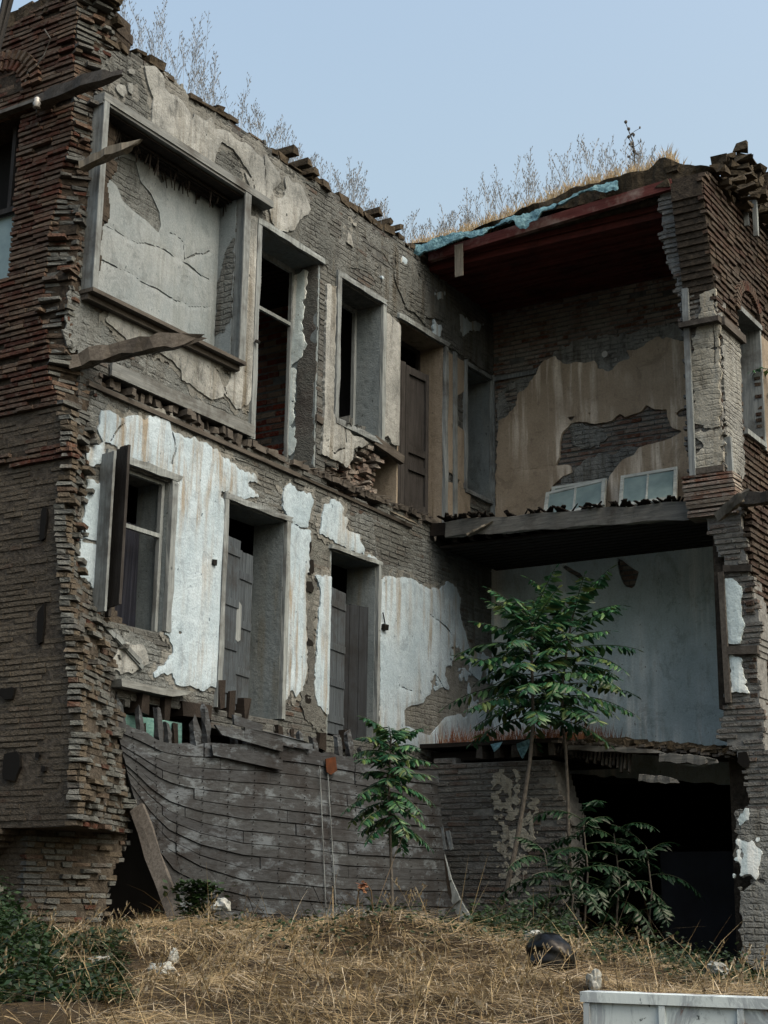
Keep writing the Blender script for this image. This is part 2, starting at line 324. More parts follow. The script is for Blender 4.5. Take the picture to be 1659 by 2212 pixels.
def coat(name, pl, adds, mat, parent, subs=(), cracks=(), off=.012, th=.02, cell=.03, amp=.03, fr=5., hard=(), extra=None, wav=.006, cw=.01, under=None, grow=0, sep=False):
    """plaster coat: union(adds) - subs - cracks, ragged edge; hard = clean cut rectangles (openings)"""
    if sep:
        for a_ in adds: coat(name, pl, [a_], mat, parent, subs, cracks, off, th, cell, amp, fr, hard, extra, wav, cw)
        return
    if under: coat('undercoat', pl, adds, MT[under], parent, off=.006, th=.014, cell=.03, amp=.09, fr=3.5, hard=hard, wav=.004, grow=.055)
    CS[0] += 1; sd_ = CS[0]*31
    A = np.concatenate([np.array(a) for a in adds]); x0, y0 = A.min(0)-.1; x1, y1 = A.max(0)+.1
    nx = int((x1-x0)/cell)+1; ny = int((y1-y0)/cell)+1
    gx = x0+np.arange(nx+1)*cell; gy = y0+np.arange(ny+1)*cell; X, Y = np.meshgrid(gx, gy, indexing='ij')
    f = np.full(X.shape, -9.)
    for a in adds: f = np.maximum(f, sdf(a, X, Y))
    f = f+grow+amp*fnoise(X*fr, Y*fr, sd_)+amp*.7*vnoise(X*15, Y*15, sd_+6)+amp*.5*vnoise(X*31, Y*31, sd_+5)
    for a in subs: f = np.minimum(f, -sdf(a, X, Y)+amp*.8*fnoise(X*fr*1.3, Y*fr*1.3, sd_+9))
    for a in cracks: f = np.minimum(f, sdl(a, X+.03*fnoise(X*6, Y*6, sd_+40), Y+.03*fnoise(X*6, Y*6, sd_+41))-cw*(1+.7*vnoise(X*4, Y*4, sd_+2)))
    if extra is not None: f = np.minimum(f, extra(X, Y))
    for a in hard: f = np.minimum(f, -sdf(a, X, Y))
    edge = np.clip(f/.05, 0, 1)
    H = off+th*(.75+.25*edge)+wav*fnoise(X*1.7, Y*1.7, sd_+3)
    mb = MB(); vid = {}; V = mb.v; ins = f > 0
    def V0(i, j):
        k = (i, j)
        if k not in vid: vid[k] = len(V); V.append(pl.to3(gx[i], gy[j], H[i, j]))
        return vid[k]
    def V1(i, j, k2, l):
        k = (i, j, k2, l) if (i, j) < (k2, l) else (k2, l, i, j)
        if k not in vid:
            i, j, k2, l = k; t = f[i, j]/(f[i, j]-f[k2, l]); t = min(max(t, .02), .98)
            vid[k] = len(V); V.append(pl.to3(gx[i]+(gx[k2]-gx[i])*t, gy[j]+(gy[l]-gy[j])*t, H[i, j]+(H[k2, l]-H[i, j])*t))
        return vid[k]
    bk = {}
    def back(q):
        if q not in bk:
            p = list(V[q]); bk[q] = len(V)
            if pl.k == 'x': p[0] = pl.v-.004
            else: p[1] = pl.v+.004
            V.append(tuple(p))
        return bk[q]
    cnt = ins[:-1, :-1].astype(int)+ins[1:, :-1]+ins[1:, 1:]+ins[:-1, 1:]
    for i, j in zip(*np.nonzero(cnt)):
        i = int(i); j = int(j); cc = [(i, j), (i+1, j), (i+1, j+1), (i, j+1)]
        if cnt[i, j] == 4: mb.f.append(tuple(V0(*q) for q in cc)); continue
        poly = []; ev = []
        for q in range(4):
            a = cc[q]; b = cc[(q+1) % 4]
            if ins[a]: poly.append(V0(*a))
            if ins[a] != ins[b]: e = V1(*a, *b); poly.append(e); ev.append((e, ins[a]))
        if len(poly) >= 3: mb.f.append(tuple(poly))
        for q in range(0, len(ev)):
            e, out = ev[q]
            if out: g = ev[(q+1) % len(ev)][0]; mb.f.append((g, e, back(e), back(g)))
    if pl.k == 'y': mb.f = [tuple(reversed(q)) for q in mb.f]
    mb.mi = [0]*len(mb.f)
    return mb.build(name, mat, parent)
def runs(mask, s):
    d = np.diff(np.concatenate([[0], mask.astype(int), [0]])); return [(s[a], s[min(b, len(s)-1)]) for a, b in zip(np.nonzero(d == 1)[0], np.nonzero(d == -1)[0])]
def brickwall(name, pl, s0, s1, z0, z1, solid, mats, parent, course=.07, bl=.25, proud=.014, thick=.4, gap=.4, rag=.02, miss=.02, back=True):
    mb = MB(); n = int((z1-z0)/course)+1; S = np.arange(s0, s1+.0001, .015)
    for i in range(n):
        za = z0+i*course; zb = min(za+course, z1); zm = (za+zb)/2
        if zb-za < .01: continue
        m = solid(S, np.full(S.shape, zm))
        for a, b in runs(m, S):
            ja = rnd.uniform(-rag, rag) if a > s0+.02 else 0; jb = rnd.uniform(-rag, rag) if b < s1-.02 else 0
            if b-a < .05: continue
            p = pl.to3(a+.01, za, 0); q = pl.to3(b-.01, zb, -thick)
            mb.box([min(p[k], q[k]) for k in range(3)], [max(p[k], q[k]) for k in range(3)], 1)
            x = a+ja-(rnd.random()*bl*.6 if a <= s0+.02 else 0)
            bh = course*(1-gap)
            while x < b+jb-.03:
                l = bl*rnd.uniform(.7, 1.15); e = min(x+l, b+jb)
                if rnd.random() > miss:
                    o = proud*rnd.uniform(.35, 1.25)+(.01 if rnd.random() < .05 else 0)
                    dz = rnd.uniform(-.003, .003)
                    p = pl.to3(x, za+course*gap/2+dz, o); q = pl.to3(e-.012, za+course*gap/2+bh+dz, -.06)
                    mb.box([min(p[k], q[k]) for k in range(3)], [max(p[k], q[k]) for k in range(3)], 0, .0035)
                x = e
    return mb.build(name, mats, parent)
def blob(mb, pl, s_, z_, w_, h_, off=.004, t=.03, n=11):
    P_ = []
    for k in range(n):
        a = 2*math.pi*k/n; q = rnd.uniform(.7, 1.1); P_.append(pl.to3(s_+math.copysign(abs(math.cos(a))**.6, math.cos(a))*w_*q, z_+math.copysign(abs(math.sin(a))**.6, math.sin(a))*h_*q, off))
    d_ = (t, 0, 0) if pl.k == 'x' else (0, -t, 0); mb.slab(P_, (-d_[0], -d_[1], 0))
def rect(s0, z0, s1, z1): return [(s0, z0), (s1, z0), (s1, z1), (s0, z1)]
def P2(pl, pts, off=0): return pl.P(pts, off)
def pbar(mb, pl, a, b, w, h, o, mi=0):
    """bar lying on plane between (s,z) points a and b: w across the bar in the plane, h out of plane, o offset of its centre"""
    n = (1, 0, 0) if pl.k == 'x' else (0, -1, 0)
    mb.oldbar(pl.to3(a[0], a[1], o), pl.to3(b[0], b[1], o), w, h, n, n=7, j=.0045, tip=.92, mi=mi)
# ================================================================ GROUND
def wd(x, y):
    return x*r0[0]+y*r0[1], -x*math.sin(YAW)+y*math.cos(YAW)      # lateral, forward distance from the road side
def gz(x, y):
    x = np.asarray(x, float); y = np.asarray(y, float); L, d = wd(x, y)
    z = np.interp(d, [3.2, 4.6, 5.6, 7, 9, 11, 13, 15, 18, 24, 60, 400], [0, .45, .82, .98, 1.1, 1.22, 1.34, 1.36, 1.36, 1.25, 1.0, 0])
    fall = np.clip(L-1.2, 0, 5)*.2*np.clip((d-7)/5, 0, 1)+np.clip(-L-2.0, 0, 5)*.08
    bump = .16*np.exp(-((L-.1)/.6)**2-((d-12.2)/.9)**2)+.1*np.exp(-((L+1.3)/.7)**2-((d-11)/1.)**2)
    near = np.clip(1-np.abs(d-11)/10, 0, 1)
    return z-fall*np.clip((60-d)/40, 0, 1)+bump+near*(.13*fnoise(x*1.3, y*1.3, 3)+.12*fnoise(x*3.2, y*3.2, 8))
def axis(lo, hi, st, far):
    a = list(np.arange(lo, hi, st)); k = st; v = a[-1]
    while v < far: k *= 1.35; v += k; a.append(v)
    k = st; v = a[0]
    while v > -far: k *= 1.35; v -= k; a.insert(0, v)
    return np.array(a)
ax_ = axis(-15, 3, .12, 900); ay_ = axis(2, 21, .12, 900)
XX, YY = np.meshgrid(ax_, ay_, indexing='ij'); ZZ = gz(XX, YY)
g = MB(); ny = len(ay_); g.v = [tuple(p) for p in np.stack([XX.ravel(), YY.ravel(), ZZ.ravel()], 1).tolist()]
g.f = [(i*ny+j, (i+1)*ny+j, (i+1)*ny+j+1, i*ny+j+1) for i in range(len(ax_)-1) for j in range(ny-1)]; g.mi = [0]*len(g.f)
o = g.build('ground', MT['soil'], smooth=True); o['kind'] = 'structure'
# ================================================================ THE RUINED HOUSE
HB = (-10.7, 17.9, 1.4)
H = thing('ruined_house', 'derelict brick house with torn open front, peeling plaster and empty windows', 'house', HB)
ZT = 10.85
OP = {'U1': (10.97, 13.49, 7.80, 9.90), 'U2': (13.93, 15.27, 6.95, 9.72), 'U3': (15.70, 16.78, 7.70, 9.68), 'U4': (17.24, 18.50, 6.93, 9.62),
      'U5': (19.13, 19.93, 7.58, 9.52), 'L1': (11.52, 12.53, 4.42, 6.11), 'L2': (13.50, 14.68, 3.72, 6.12), 'L3': (15.67, 16.76, 3.64, 5.98)}
topn = lambda s: ZT-.02+.05*fnoise(s*1.3, s*0, 5)+.05*vnoise(s*9, s*0, 6)-.12*np.clip(11.6-s, 0, 1)
breach = P2(LW, c(6, 500,500, 600,515, 680,400, 700,390, 830,400, 832,460, 820,700, 800,780, 700,700, 600,690, 500,600))
slot = (16.78, 17.24, 6.93, 7.62)
def solidL(s, z):
    m = z < topn(s)
    # lower storey leaves a void above the hull
    low = np.where(s < 13.4, 3.62+.05*vnoise(s*6, s*0, 2), np.where(s < 15.6, 3.5, 3.4))
    m &= z > low
    e = np.interp(z, [3.4, 4.1, 4.5, 4.9, 5.3, 6.4, 7.2, 8, 9, 10, 11], [11.9, 11.55, 11.35, 11.15, 10.98, 11.05, 11.05, 10.95, 10.97, 11.1, 11.5])
    m &= s > e-.05
    for a, b, z0, z1 in OP.values(): m &= ~((s > a) & (s < b) & (z > z0) & (z < z1))
    m &= ~((s > slot[0]) & (s < slot[1]) & (z > slot[2]) & (z < slot[3]))
    m &= ~(sdf(breach, s, z)+.04*vnoise(s*9, z*9, 4) > 0)
    # joist row: band between the floors where the edging fell off
    m &= ~((s > 11.35) & (s < 13.95) & (z > 6.82) & (z < 6.98))
    # broken soffit over the voids
    return m
brickwall('side_wall', LW, 10.9, 20.4, 3.35, 11.05, solidL, [MT['brick_l'], MT['mortar_l']], H, thick=.46, proud=.010, gap=.32, miss=.015)
# deep broken masonry inside the breach, recessed core
def solidB(s, z): return sdf([(p[0], p[1]) for p in breach], s, z) > -.06
brickwall('broken_wall_core', Plane('x', -10.86), 15, 17.3, 6.6, 7.8, solidB, [MT['brick_b'], MT['mortar_d']], H, thick=.3, proud=.05, miss=.2)
# rough stones in the breach
mb = MB()
for k in range(60):
    s_ = rnd.uniform(15.35, 16.75); z_ = rnd.uniform(6.75, 7.65)
    if sdf(breach, np.array([s_]), np.array([z_]))[0] < -.02: continue
    l = rnd.uniform(.06, .2); mb.box((-10.9, s_, z_), (-10.75+rnd.uniform(-.05, .08), s_+l, z_+rnd.uniform(.04, .07)), 0, .015)
mb.split('loose_brick', MT['brick_b'], H)
# ---- wall caps and roof edge
mb = MB()
def cap(y0, y1, z, xo=.06):
    y = y0
    while y < y1:
        l = rnd.uniform(.1, .3)
        if rnd.random() < .8:
            mb.box((-11.2+rnd.uniform(-.02, .02), y, z+rnd.uniform(-.05, .01)+float(topn(np.array(y)))-ZT), (-10.7+xo*rnd.random(), y+l*.95, z+rnd.uniform(.03, .085)+float(topn(np.array(y)))-ZT), 0, .02)
        y += l
cap(11., 18.1, ZT)
for yy, hh in ((11.15, .16), (14.5, .14), (14.85, .12), (15.0, .08), (16.6, .13), (16.95, .13), (17.1, .1), (13.1, .07)):
    mb.bar((-11.3, yy, ZT+hh), (-10.66+rnd.uniform(-.02, .08), yy+rnd.uniform(-.03, .03), ZT+hh+rnd.uniform(-.03, .02)), .1, .08, mi=0, j=.016)
mb.build('broken_coping', MT['earth'], H)
# ---- plaster coats on the side wall
hardL = [rect(a-.005, z0-.005, b+.005, z1+.005) for a, b, z0, z1 in OP.values()]+[rect(slot[0], slot[2], slot[1], slot[3])]
hardL += [breach, rect(10, 6.8, 13.98, 7.0)]
topcut = lambda X, Y: topn(X)-.05-Y
# brown scratch render over the frieze
fr = P2(LW, [(215, 100), (213, 225), (560, 470), (720, 590), (850, 690), (960, 765), (1075, 832), (1075, 700), (930, 590), (600, 330), (400, 190)])
coat('brown_render', LW, [fr], MT['pl_brown'], H, subs=[P2(LW, c(5, 500,560, 580,560, 590,660, 520,650)), P2(LW, c(5, 640,830, 760,860, 800,930, 720,980, 640,900)), P2(LW, c(5, 700,640, 850,760, 900,850, 780,800)), P2(LW, c(5, 300,300, 420,360, 520,430, 430,420, 330,370))],
     cracks=[P2(LW, c(5, 430,370, 440,480, 425,600, 460,760)), P2(LW, c(5, 560,420, 580,500, 640,560, 700,520)), P2(LW, c(5, 760,870, 820,820, 830,950, 800,1010)), P2(LW, c(5, 120,150, 280,280, 400,370))],
     hard=hardL, extra=topcut, off=.004, th=.014, amp=.05, wav=.012)
frA = c(1, 845,400, 905,400, 960,470, 1080,540, 1110,600, 1250,690, 1300,760, 1440,830, 1520,880, 1600,960)+c(5, 215,240, 215,330, 170,380, 185,425, 125,470, 90,460, 60,430, 60,330, 0,260)+c(1, 1490,1170, 1490,1070, 1420,960, 1370,890, 1300,845, 1270,920, 1250,1010, 1140,950, 1080,910, 1030,870, 1030,830, 980,820, 925,780, 890,755, 890,660, 895,590, 870,520)
frB = c(5, 240,300, 290,290, 350,350, 370,420, 395,490, 380,530, 330,560, 300,620, 240,630, 180,600, 150,500, 155,470, 200,430, 235,420, 250,360)
sA = [c(1, 1060,560, 1110,590, 1150,620, 1130,720, 1100,640), c(1, 1250,680, 1340,740, 1330,780, 1260,770), c(1, 1200,790, 1220,800, 1210,815)]
coat('frieze_plaster', LW, [P2(LW, frA), P2(LW, frB), P2(LW, c(1, 740,410, 785,420, 780,448, 750,440)), P2(LW, c(1, 672,500, 730,510, 740,560, 715,570, 675,540)), P2(LW, c(1, 742,500, 770,500, 780,565, 742,560)),
     P2(LW, c(5, 615,615, 635,640, 650,715, 615,690)), P2(LW, c(5, 645,570, 668,575, 672,605, 650,595))], MT['pl_frieze'], H, under='pl_under', subs=[P2(LW, a) for a in sA],
     cracks=[P2(LW, c(5, 120,170, 125,300, 128,450))], hard=hardL, off=.02, th=.03, amp=.02, extra=lambda X, Y: np.where(X < 12.0, .5, topn(X)-.2-Y))
frC = c(5, 910,725, 1000,780, 1090,830, 1500,1150, 1520,1500, 1300,1360, 1120,1230, 1050,1140, 960,1070, 900,900)
coat('frieze_plaster', LW, [P2(LW, frC)], MT['pl_brown'], H, cracks=[P2(LW, c(5, 1000,780, 1050,900, 960,1060)), P2(LW, c(5, 970,1040, 1080,1140, 1170,1190)), P2(LW, c(5, 1250,1200, 1330,1300))],
     subs=[P2(LW, c(5, 1080,1130, 1180,1150, 1190,1260, 1100,1240))], hard=hardL, off=.02, th=.022, amp=.03)
coat('pale_plaster_scrap', LW, [P2(LW, c(5, 920,750, 975,780, 970,830, 935,810)), P2(LW, c(5, 1125,970, 1190,990, 1180,1030, 1130,1010)), P2(LW, c(5, 1280,1130, 1420,1170, 1400,1210, 1300,1240)), P2(LW, c(5, 1130,1150, 1175,1190, 1170,1250, 1130,1240)), P2(LW, c(5, 812,870, 828,900, 822,925))], MT['pl_white'], H, off=.03, th=.02, amp=.04, cell=.02, sep=True)
# upper storey piers
coat('upper_plaster', LW, [P2(LW, c(1, 1410,1255, 1525,1305)+[(541, 865)]+c(2, 1480,870, 1450,900, 1390,925, 1320,825, 1370,680)),
     P2(LW, c(2, 640,335, 618,400, 680,460, 720,500, 780,555, 900,580, 960,610, 1020,650, 1060,700, 1070,750, 1130,780, 1190,830, 1250,870, 1310,850, 1325,800, 1300,730, 1290,690, 1345,665, 900,440))],
     MT['pl_frieze'], H, under='pl_under', subs=[P2(LW, c(1, 1400,1430, 1450,1450, 1440,1500, 1405,1520))], cracks=[P2(LW, c(2, 1260,680, 1300,740, 1330,830)), P2(LW, c(2, 1320,660, 1420,690, 1480,720))], hard=hardL, off=.016, th=.028, amp=.02, cell=.025)
coat('grey_scratch_coat', LW, [P2(LW, c(2, 400,220, 470,240, 640,330, 620,420, 740,530, 640,580, 400,600, 380,500, 400,380)), P2(LW, c(2, 940,600, 1320,860, 1470,920, 1480,1040, 900,740, 700,640)),
     P2(LW, c(2, 540,800, 820,930, 1000,990, 1150,1080, 1280,1160, 1480,1190, 1659,1290, 1659,1600, 1500,1560, 1330,1460, 900,1260, 700,1240, 560,1120, 500,960)),
     P2(LW, c(3, 680,720, 800,760, 980,830, 1000,1000, 1280,1080, 1240,1170, 900,1100, 650,1030, 640,930))],
     MT['pl_scratch'], H, hard=hardL, off=.002, th=.012, amp=.07, wav=.012, subs=[P2(LW, c(2, 1350,1200, 1659,1300, 1659,1420, 1500,1380))])
coat('upper_plaster', LW, [P2(LW, c(5, 497,930, 552,950)+c(6, 535,190, 600,250, 650,330, 700,330, 745,370, 710,400, 690,390, 655,400, 650,470, 610,515, 570,480, 465,440, 465,430, 478,180)),
     P2(LW, c(5, 830,1085, 935,1180)+c(6, 930,395, 880,380, 860,320, 828,335))], MT['pl_frieze'], H, cracks=[P2(LW, c(6, 480,300, 490,390, 540,430, 600,400)), P2(LW, c(6, 600,250, 610,370))], hard=[h for h in hardL if h is not breach], off=.016, th=.03, amp=.016, cell=.02)
coat('upper_plaster', LW, [P2(LW, c(5, 1205,1330, 1320,1400)+c(6, 1310,640, 1520,760, 1530,850, 1340,860, 1190,840)), P2(LW, c(6, 1520,740, 1535,850))+[(19.9, 7)] if 0 else P2(LW, c(6, 1205,0, 1320,0, 1320,600, 1200,560))],
     MT['pl_tanl'], H, subs=[P2(LW, c(6, 1195,550, 1230,545, 1290,590, 1280,610, 1200,600)), P2(LW, c(6, 1255,100, 1320,60, 1320,300, 1265,260)), P2(LW, c(6, 1350,670, 1520,760, 1530,850, 1350,850))], hard=hardL, off=.012, th=.02, amp=.02)
# ---- white coat of the lower storey
WHa = c(2, 590,935, 640,935, 700,970, 740,975, 800,960, 860,985, 880,960, 1000,985, 1010,1060, 1080,1080, 1130,1090, 1200,1130, 1290,1180, 1310,1200, 1380,1250, 1400,1290, 1440,1310, 1500,1310, 1510,1350, 1440,1350, 1470,1390, 1520,1440, 1490,1460, 1440,1450, 1360,1430, 1300,1400, 1290,1450, 1332,1490)
WHa += [(478, 1250), (468, 1479)]+c(3, 1240,1060, 1190,1080, 1150,1080, 1100,1060, 1040,1060, 1010,1010, 1000,985, 960,985, 910,1000, 900,985, 980,900, 1010,870, 1015,830, 990,760)
WHa += [(350, 1370), (368, 1040), (290, 1003)]+c(2, 745,1225, 690,1180, 680,1150, 630,1115, 590,1100, 570,1050, 585,970)
WHb = c(2, 500,1180, 530,1160, 590,1120, 605,1130, 600,1240, 520,1270, 495,1230)
WHc = [(185, 1036), (215, 1045), (211, 1110), (199, 1275), (193, 1264), (167, 1243), (162, 1224), (167, 1170), (176, 1100)]
WHd = [(608, 1056), (623, 1048), (638, 1063), (667, 1067), (674, 1081), (667, 1114), (659, 1139), (667, 1150), (663, 1187), (663, 1223), (656, 1260), (658, 1369), (655, 1390), (658, 1408), (656, 1462), (648, 1491), (634, 1506), (627, 1488), (607, 1520), (616, 1140), (622, 1128), (608, 1100)]
WHe = c(6, 480,735, 500,740, 530,710, 570,720, 600,760, 590,800, 620,830, 610,880, 690,920, 700,960, 720,1010, 700,1030, 795,1060)+[(812, 1226), (760, 1193), (714, 1168), (686, 1152), (690, 1120)]
WHf = [(678, 1243), (713, 1245), (708, 1545), (695, 1534), (681, 1524), (674, 1495), (677, 1420), (688, 1275)]
WHg = [(817, 1256), (830, 1245), (885, 1250), (900, 1260), (914, 1270), (947, 1274), (961, 1256), (980, 1267), (990, 1292), (987, 1321), (1010, 1400), (1075, 1430), (1075, 1640), (925, 1640), (900, 1620), (815, 1600)]
def mott(X, Y):
    r = np.clip((X-17.6)/1.2, 0, 1)*np.clip((5.4-Y)/.5, 0, 1)*np.clip((Y-4.0)/.4, 0, 1)
    return .5-(1.05*r)*(fnoise(X*3.2, Y*3.2, 77, 5)*2.+.6)
coat('white_plaster', LW, [P2(LW, q) for q in (WHa, WHb, WHc, WHd, WHe, WHf, WHg)], MT['pl_white'], H, hard=hardL[:8], off=.016, th=.026, amp=.026, cell=.022, extra=mott, under='pl_under',
     subs=[P2(LW, [(870, 1568), (868, 1535), (885, 1525), (910, 1520), (915, 1505), (950, 1485), (990, 1500), (1000, 1540), (960, 1548), (940, 1570), (925, 1590)]), P2(LW, [(180, 1165), (212, 1172), (212, 1178), (172, 1170)]),
           P2(LW, c(3, 1045,730, 1070,735, 1068,755, 1045,750)), P2(LW, c(3, 1000,665, 1020,670, 1010,690))],
     cracks=[P2(LW, c(2, 640,1110, 690,1030, 730,1000)), P2(LW, c(6, 300,850, 330,870, 400,880)), P2(LW, c(7, 1110,30, 1200,100, 1260,200, 1330,260)), P2(LW, c(7, 920,420, 930,460, 1000,480)), P2(LW, c(7, 1150,400, 1260,580, 1270,700)), P2(LW, c(2, 1000,1000, 1030,1160, 1010,1250))])
coat('white_plaster', LW, [P2(LW, c(3, 690,830, 740,810, 830,820, 850,870, 870,920, 830,960, 740,985, 690,975, 640,960, 660,900))], MT['pl_frieze'], H, off=.016, th=.03, amp=.03, cell=.025)
coat('grey_scratch_coat', LW, [P2(LW, c(6, 240,620, 420,690, 620,770, 820,820, 1200,1000, 1500,1150)+[(1075, 1420), (1000, 1400), (940, 1300), (820, 1250), (810, 1190), (640, 1100)]),
     P2(LW, [(860, 1480), (1075, 1400), (1075, 1650), (850, 1640)])], MT['pl_scratch'], H, sep=True, hard=hardL, off=0, th=.012, amp=.05, wav=.012, subs=[P2(LW, c(6, 780,850, 950,880, 1000,1100, 830,1090, 790,960))])
# scar between the two doors: chase, the shade of its holes painted by flat black plates
mb = MB()
for (x_, y_, hw, hh) in ((668, 1225, 8, 14), (665, 1268, 9, 12), (664, 1388, 9, 6), (660, 1510, 8, 10), (661, 1180, 8, 12)):
    a = LW.sz(x_-hw, y_+hh); b = LW.sz(x_+hw, y_-hh)
    blob(mb, LW, (a[0]+b[0])/2, (a[1]+b[1])/2, (b[0]-a[0])/2, (b[1]-a[1])/2, .032)
mb.split('cavity_shade', MT['hole'], H)
coat('chase_mortar', LW, [P2(LW, c(6, 395,940, 440,950, 520,990, 525,1150, 440,1160, 455,1240, 430,1380, 430,1600)+c(7, 440,350, 440,480, 490,640, 480,740, 380,660, 345,560, 350,480, 390,400, 380,300, 370,200)+c(6, 385,1400, 375,1200, 390,1100))],
     MT['brick_l'], H, off=.002, th=.02, amp=.05, wav=.04, subs=[P2(LW, [(660, 1215), (676, 1215), (674, 1240), (660, 1238)])])
# ================================================================ OPENINGS OF THE SIDE WALL
def X0(v): return -10.7+v
def frame(y0, y1, z0, z1, w=.085, d=.05, o=.03, sides='ltrb', name='window_frame', mat='wood', extra=None):
    mb = MB(); p = lambda a, b: pbar(mb, LW, a, b, w, d, o)
    if 'l' in sides: pbar(mb, LW, (y0-w*.3, z0), (y0-w*.3, z1+w*.5), w, d, o)
    if 'r' in sides: pbar(mb, LW, (y1+w*.2, z0), (y1+w*.2, z1), w, d, o)
    if 't' in sides: pbar(mb, LW, (y0-w*.8, z1+w*.35), (y1+w*.7, z1+w*.35), w*.9, d, o+.004)
    if 'b' in sides: pbar(mb, LW, (y0-w*.5, z0-w*.3), (y1+w*.7, z0-w*.3), w*.9, d, o+.004)
    # small nail plates
    for _ in range(6):
        zz = rnd.uniform(z0, z1); mb.box((X0(o+d/2), y1+.01, zz), (X0(o+d/2+.004), y1+.03, zz+.01))
    return mb.build(name, MT[mat], H)
def reveals(k, depth=.45, mat='pl_reveal', ins=.026):
    y0, y1, z0, z1 = OP[k]; mb = MB()
    mb.box((X0(-depth), y1-ins, z0), (X0(.0), y1+.01, z1)); mb.box((X0(-depth), y0-.01, z0), (X0(0), y0+ins, z1))
    mb.box((X0(-depth), y0+.014, z1-.02), (X0(0), y1-.014, z1+.008))
    return mb.build('reveal', MT[mat], H)
def sash(y0, y1, z0, z1, x, trans=None, mull=None, mat='wood', w=.06):
    mb = MB(); mb.box((X0(x), y0, z0), (X0(x+.05), y0+w, z1)); mb.box((X0(x), y1-w, z0), (X0(x+.05), y1, z1))
    mb.box((X0(x), y0+w, z1-w), (X0(x+.05), y1-w, z1))
    if trans: mb.box((X0(x+.002), y0+w, trans), (X0(x+.048), y1-w, trans+.045))
    if mull: mb.box((X0(x+.005), mull, z0), (X0(x+.045), mull+.04, (trans or z1)-.001))
    return mb.build('window_sash', MT[mat], H)
# U1: boarded niche with a projecting frame
y0, y1, z0, z1 = OP['U1']; NP = Plane('x', -10.7-.26)
mb = MB(); mb.box((X0(-.46), y0-.1, z0-.05), (X0(-.262), y1+.1, z1+.05)); mb.build('niche_back', MT['mortar_l'], H)
coat('niche_plaster', NP, [rect(y0-.02, z0-.02, y1+.02, z1+.02)], MT['pl_niche'], H, off=0, th=.02, amp=.0, cell=.018, cw=.009,
     subs=[NP.P(c(1, 585,990, 720,930, 800,960, 830,1080, 890,1150, 940,1260, 950,1340, 935,1385, 860,1310, 780,1250, 720,1190, 690,1110, 640,1060)), NP.P(c(1, 850,960, 1240,1180, 1250,1120, 900,880)), NP.P(c(1, 920,1040, 1000,1060, 950,1090))],
     cracks=[NP.P(c(1, 555,1305, 620,1340, 690,1380, 750,1415, 800,1440, 890,1460, 950,1475, 1040,1530, 1100,1570, 1180,1630, 1235,1660)), NP.P(c(2, 555,25, 650,65, 770,115, 830,170, 940,210, 1060,290, 1170,320, 1240,310)), NP.P(c(1, 1090,1540, 1160,1510, 1240,1500)), NP.P(c(1, 1000,1380, 1080,1430, 1090,1530))])
coat('grey_scratch_coat', NP, [rect(y0, z0, y1, z1)], MT['pl_scratch'], H, off=-.01, th=.012, amp=0)
RV = Plane('y', y1)
mb = MB(); mb.box((X0(-.26), y1-.02, z0), (X0(0), y1, z1)); mb.box((X0(-.26), y0, z0), (X0(0), y0+.02, z1)); mb.box((X0(-.26), y0+.02, z0), (X0(0), y1-.02, z0+.02)); mb.build('reveal', MT['pl_niche'], H)
coat('grey_scratch_coat', Plane('y', y1-.02), [[(-10.92, 8.9), (-10.84, 9.2), (-10.76, 9.35), (-10.7, 9.4), (-10.7, 8.35), (-10.8, 8.2), (-10.95, 8.15), (-10.96, 8.6)]], MT['pl_scratch'], H, off=.0, th=.006, amp=.03, cell=.02)
mb = MB(); mb.box((X0(-.26), y0+.02, z1-.03), (X0(.1), y1-.02, z1-.01))
for k in range(70):   # torn laths hanging from the soffit
    yy = rnd.uniform(y0+.05, y1-.05); xx = rnd.uniform(-.24, -.02); l = rnd.uniform(.05, .26)
    mb.bar((X0(xx), yy, z1-.03), (X0(xx-.03), yy+rnd.uniform(-.05, .12), z1-.03-l), .03, .008, (1, 0, 0), taper=.5)
for k in range(9):
    mb.bar((X0(-.05-.02*k), y0+.05, z1-.05-.004*k), (X0(-.05-.02*k), y1-.05, z1-.05-.004*k+rnd.uniform(-.03, .01)), .014, .02, mi=0)
mb.build('broken_lath', MT['wood_d'], H)
mb = MB()
mb.box((X0(.0), y0-.03, z0-.05), (X0(.155), y0+.025, z1+.06)); mb.box((X0(0), y1+.0, z0-.05), (X0(.155), y1+.05, z1+.02))
mb.box((X0(.156), y0-.04, z0-.05), (X0(.175), y0+.04, z1+.06)); mb.box((X0(.156), y1-.06, z0-.052), (X0(.175), y1+.055, z1+.02))
f1 = mb.split('niche_frame', MT['wood'], H)
mb = MB(); mb.box((X0(.002), y0-.05, z1+.0), (X0(.16), y1+.06, z1+.03)); mb.box((X0(.02), y0-.05, z1+.031), (X0(.178), y1+.5, z1+.12)); mb.build('frame_head', MT['wood_y'], H)
mb = MB(); mb.box((X0(-.02), y0-.045, z0-.065), (X0(.19), y1+.06, z0-.022)); mb.box((X0(.0), y0-.03, z0-.13), (X0(.11), y1+.04, z0-.067)); mb.build('window_sill', MT['wood_b'], H)
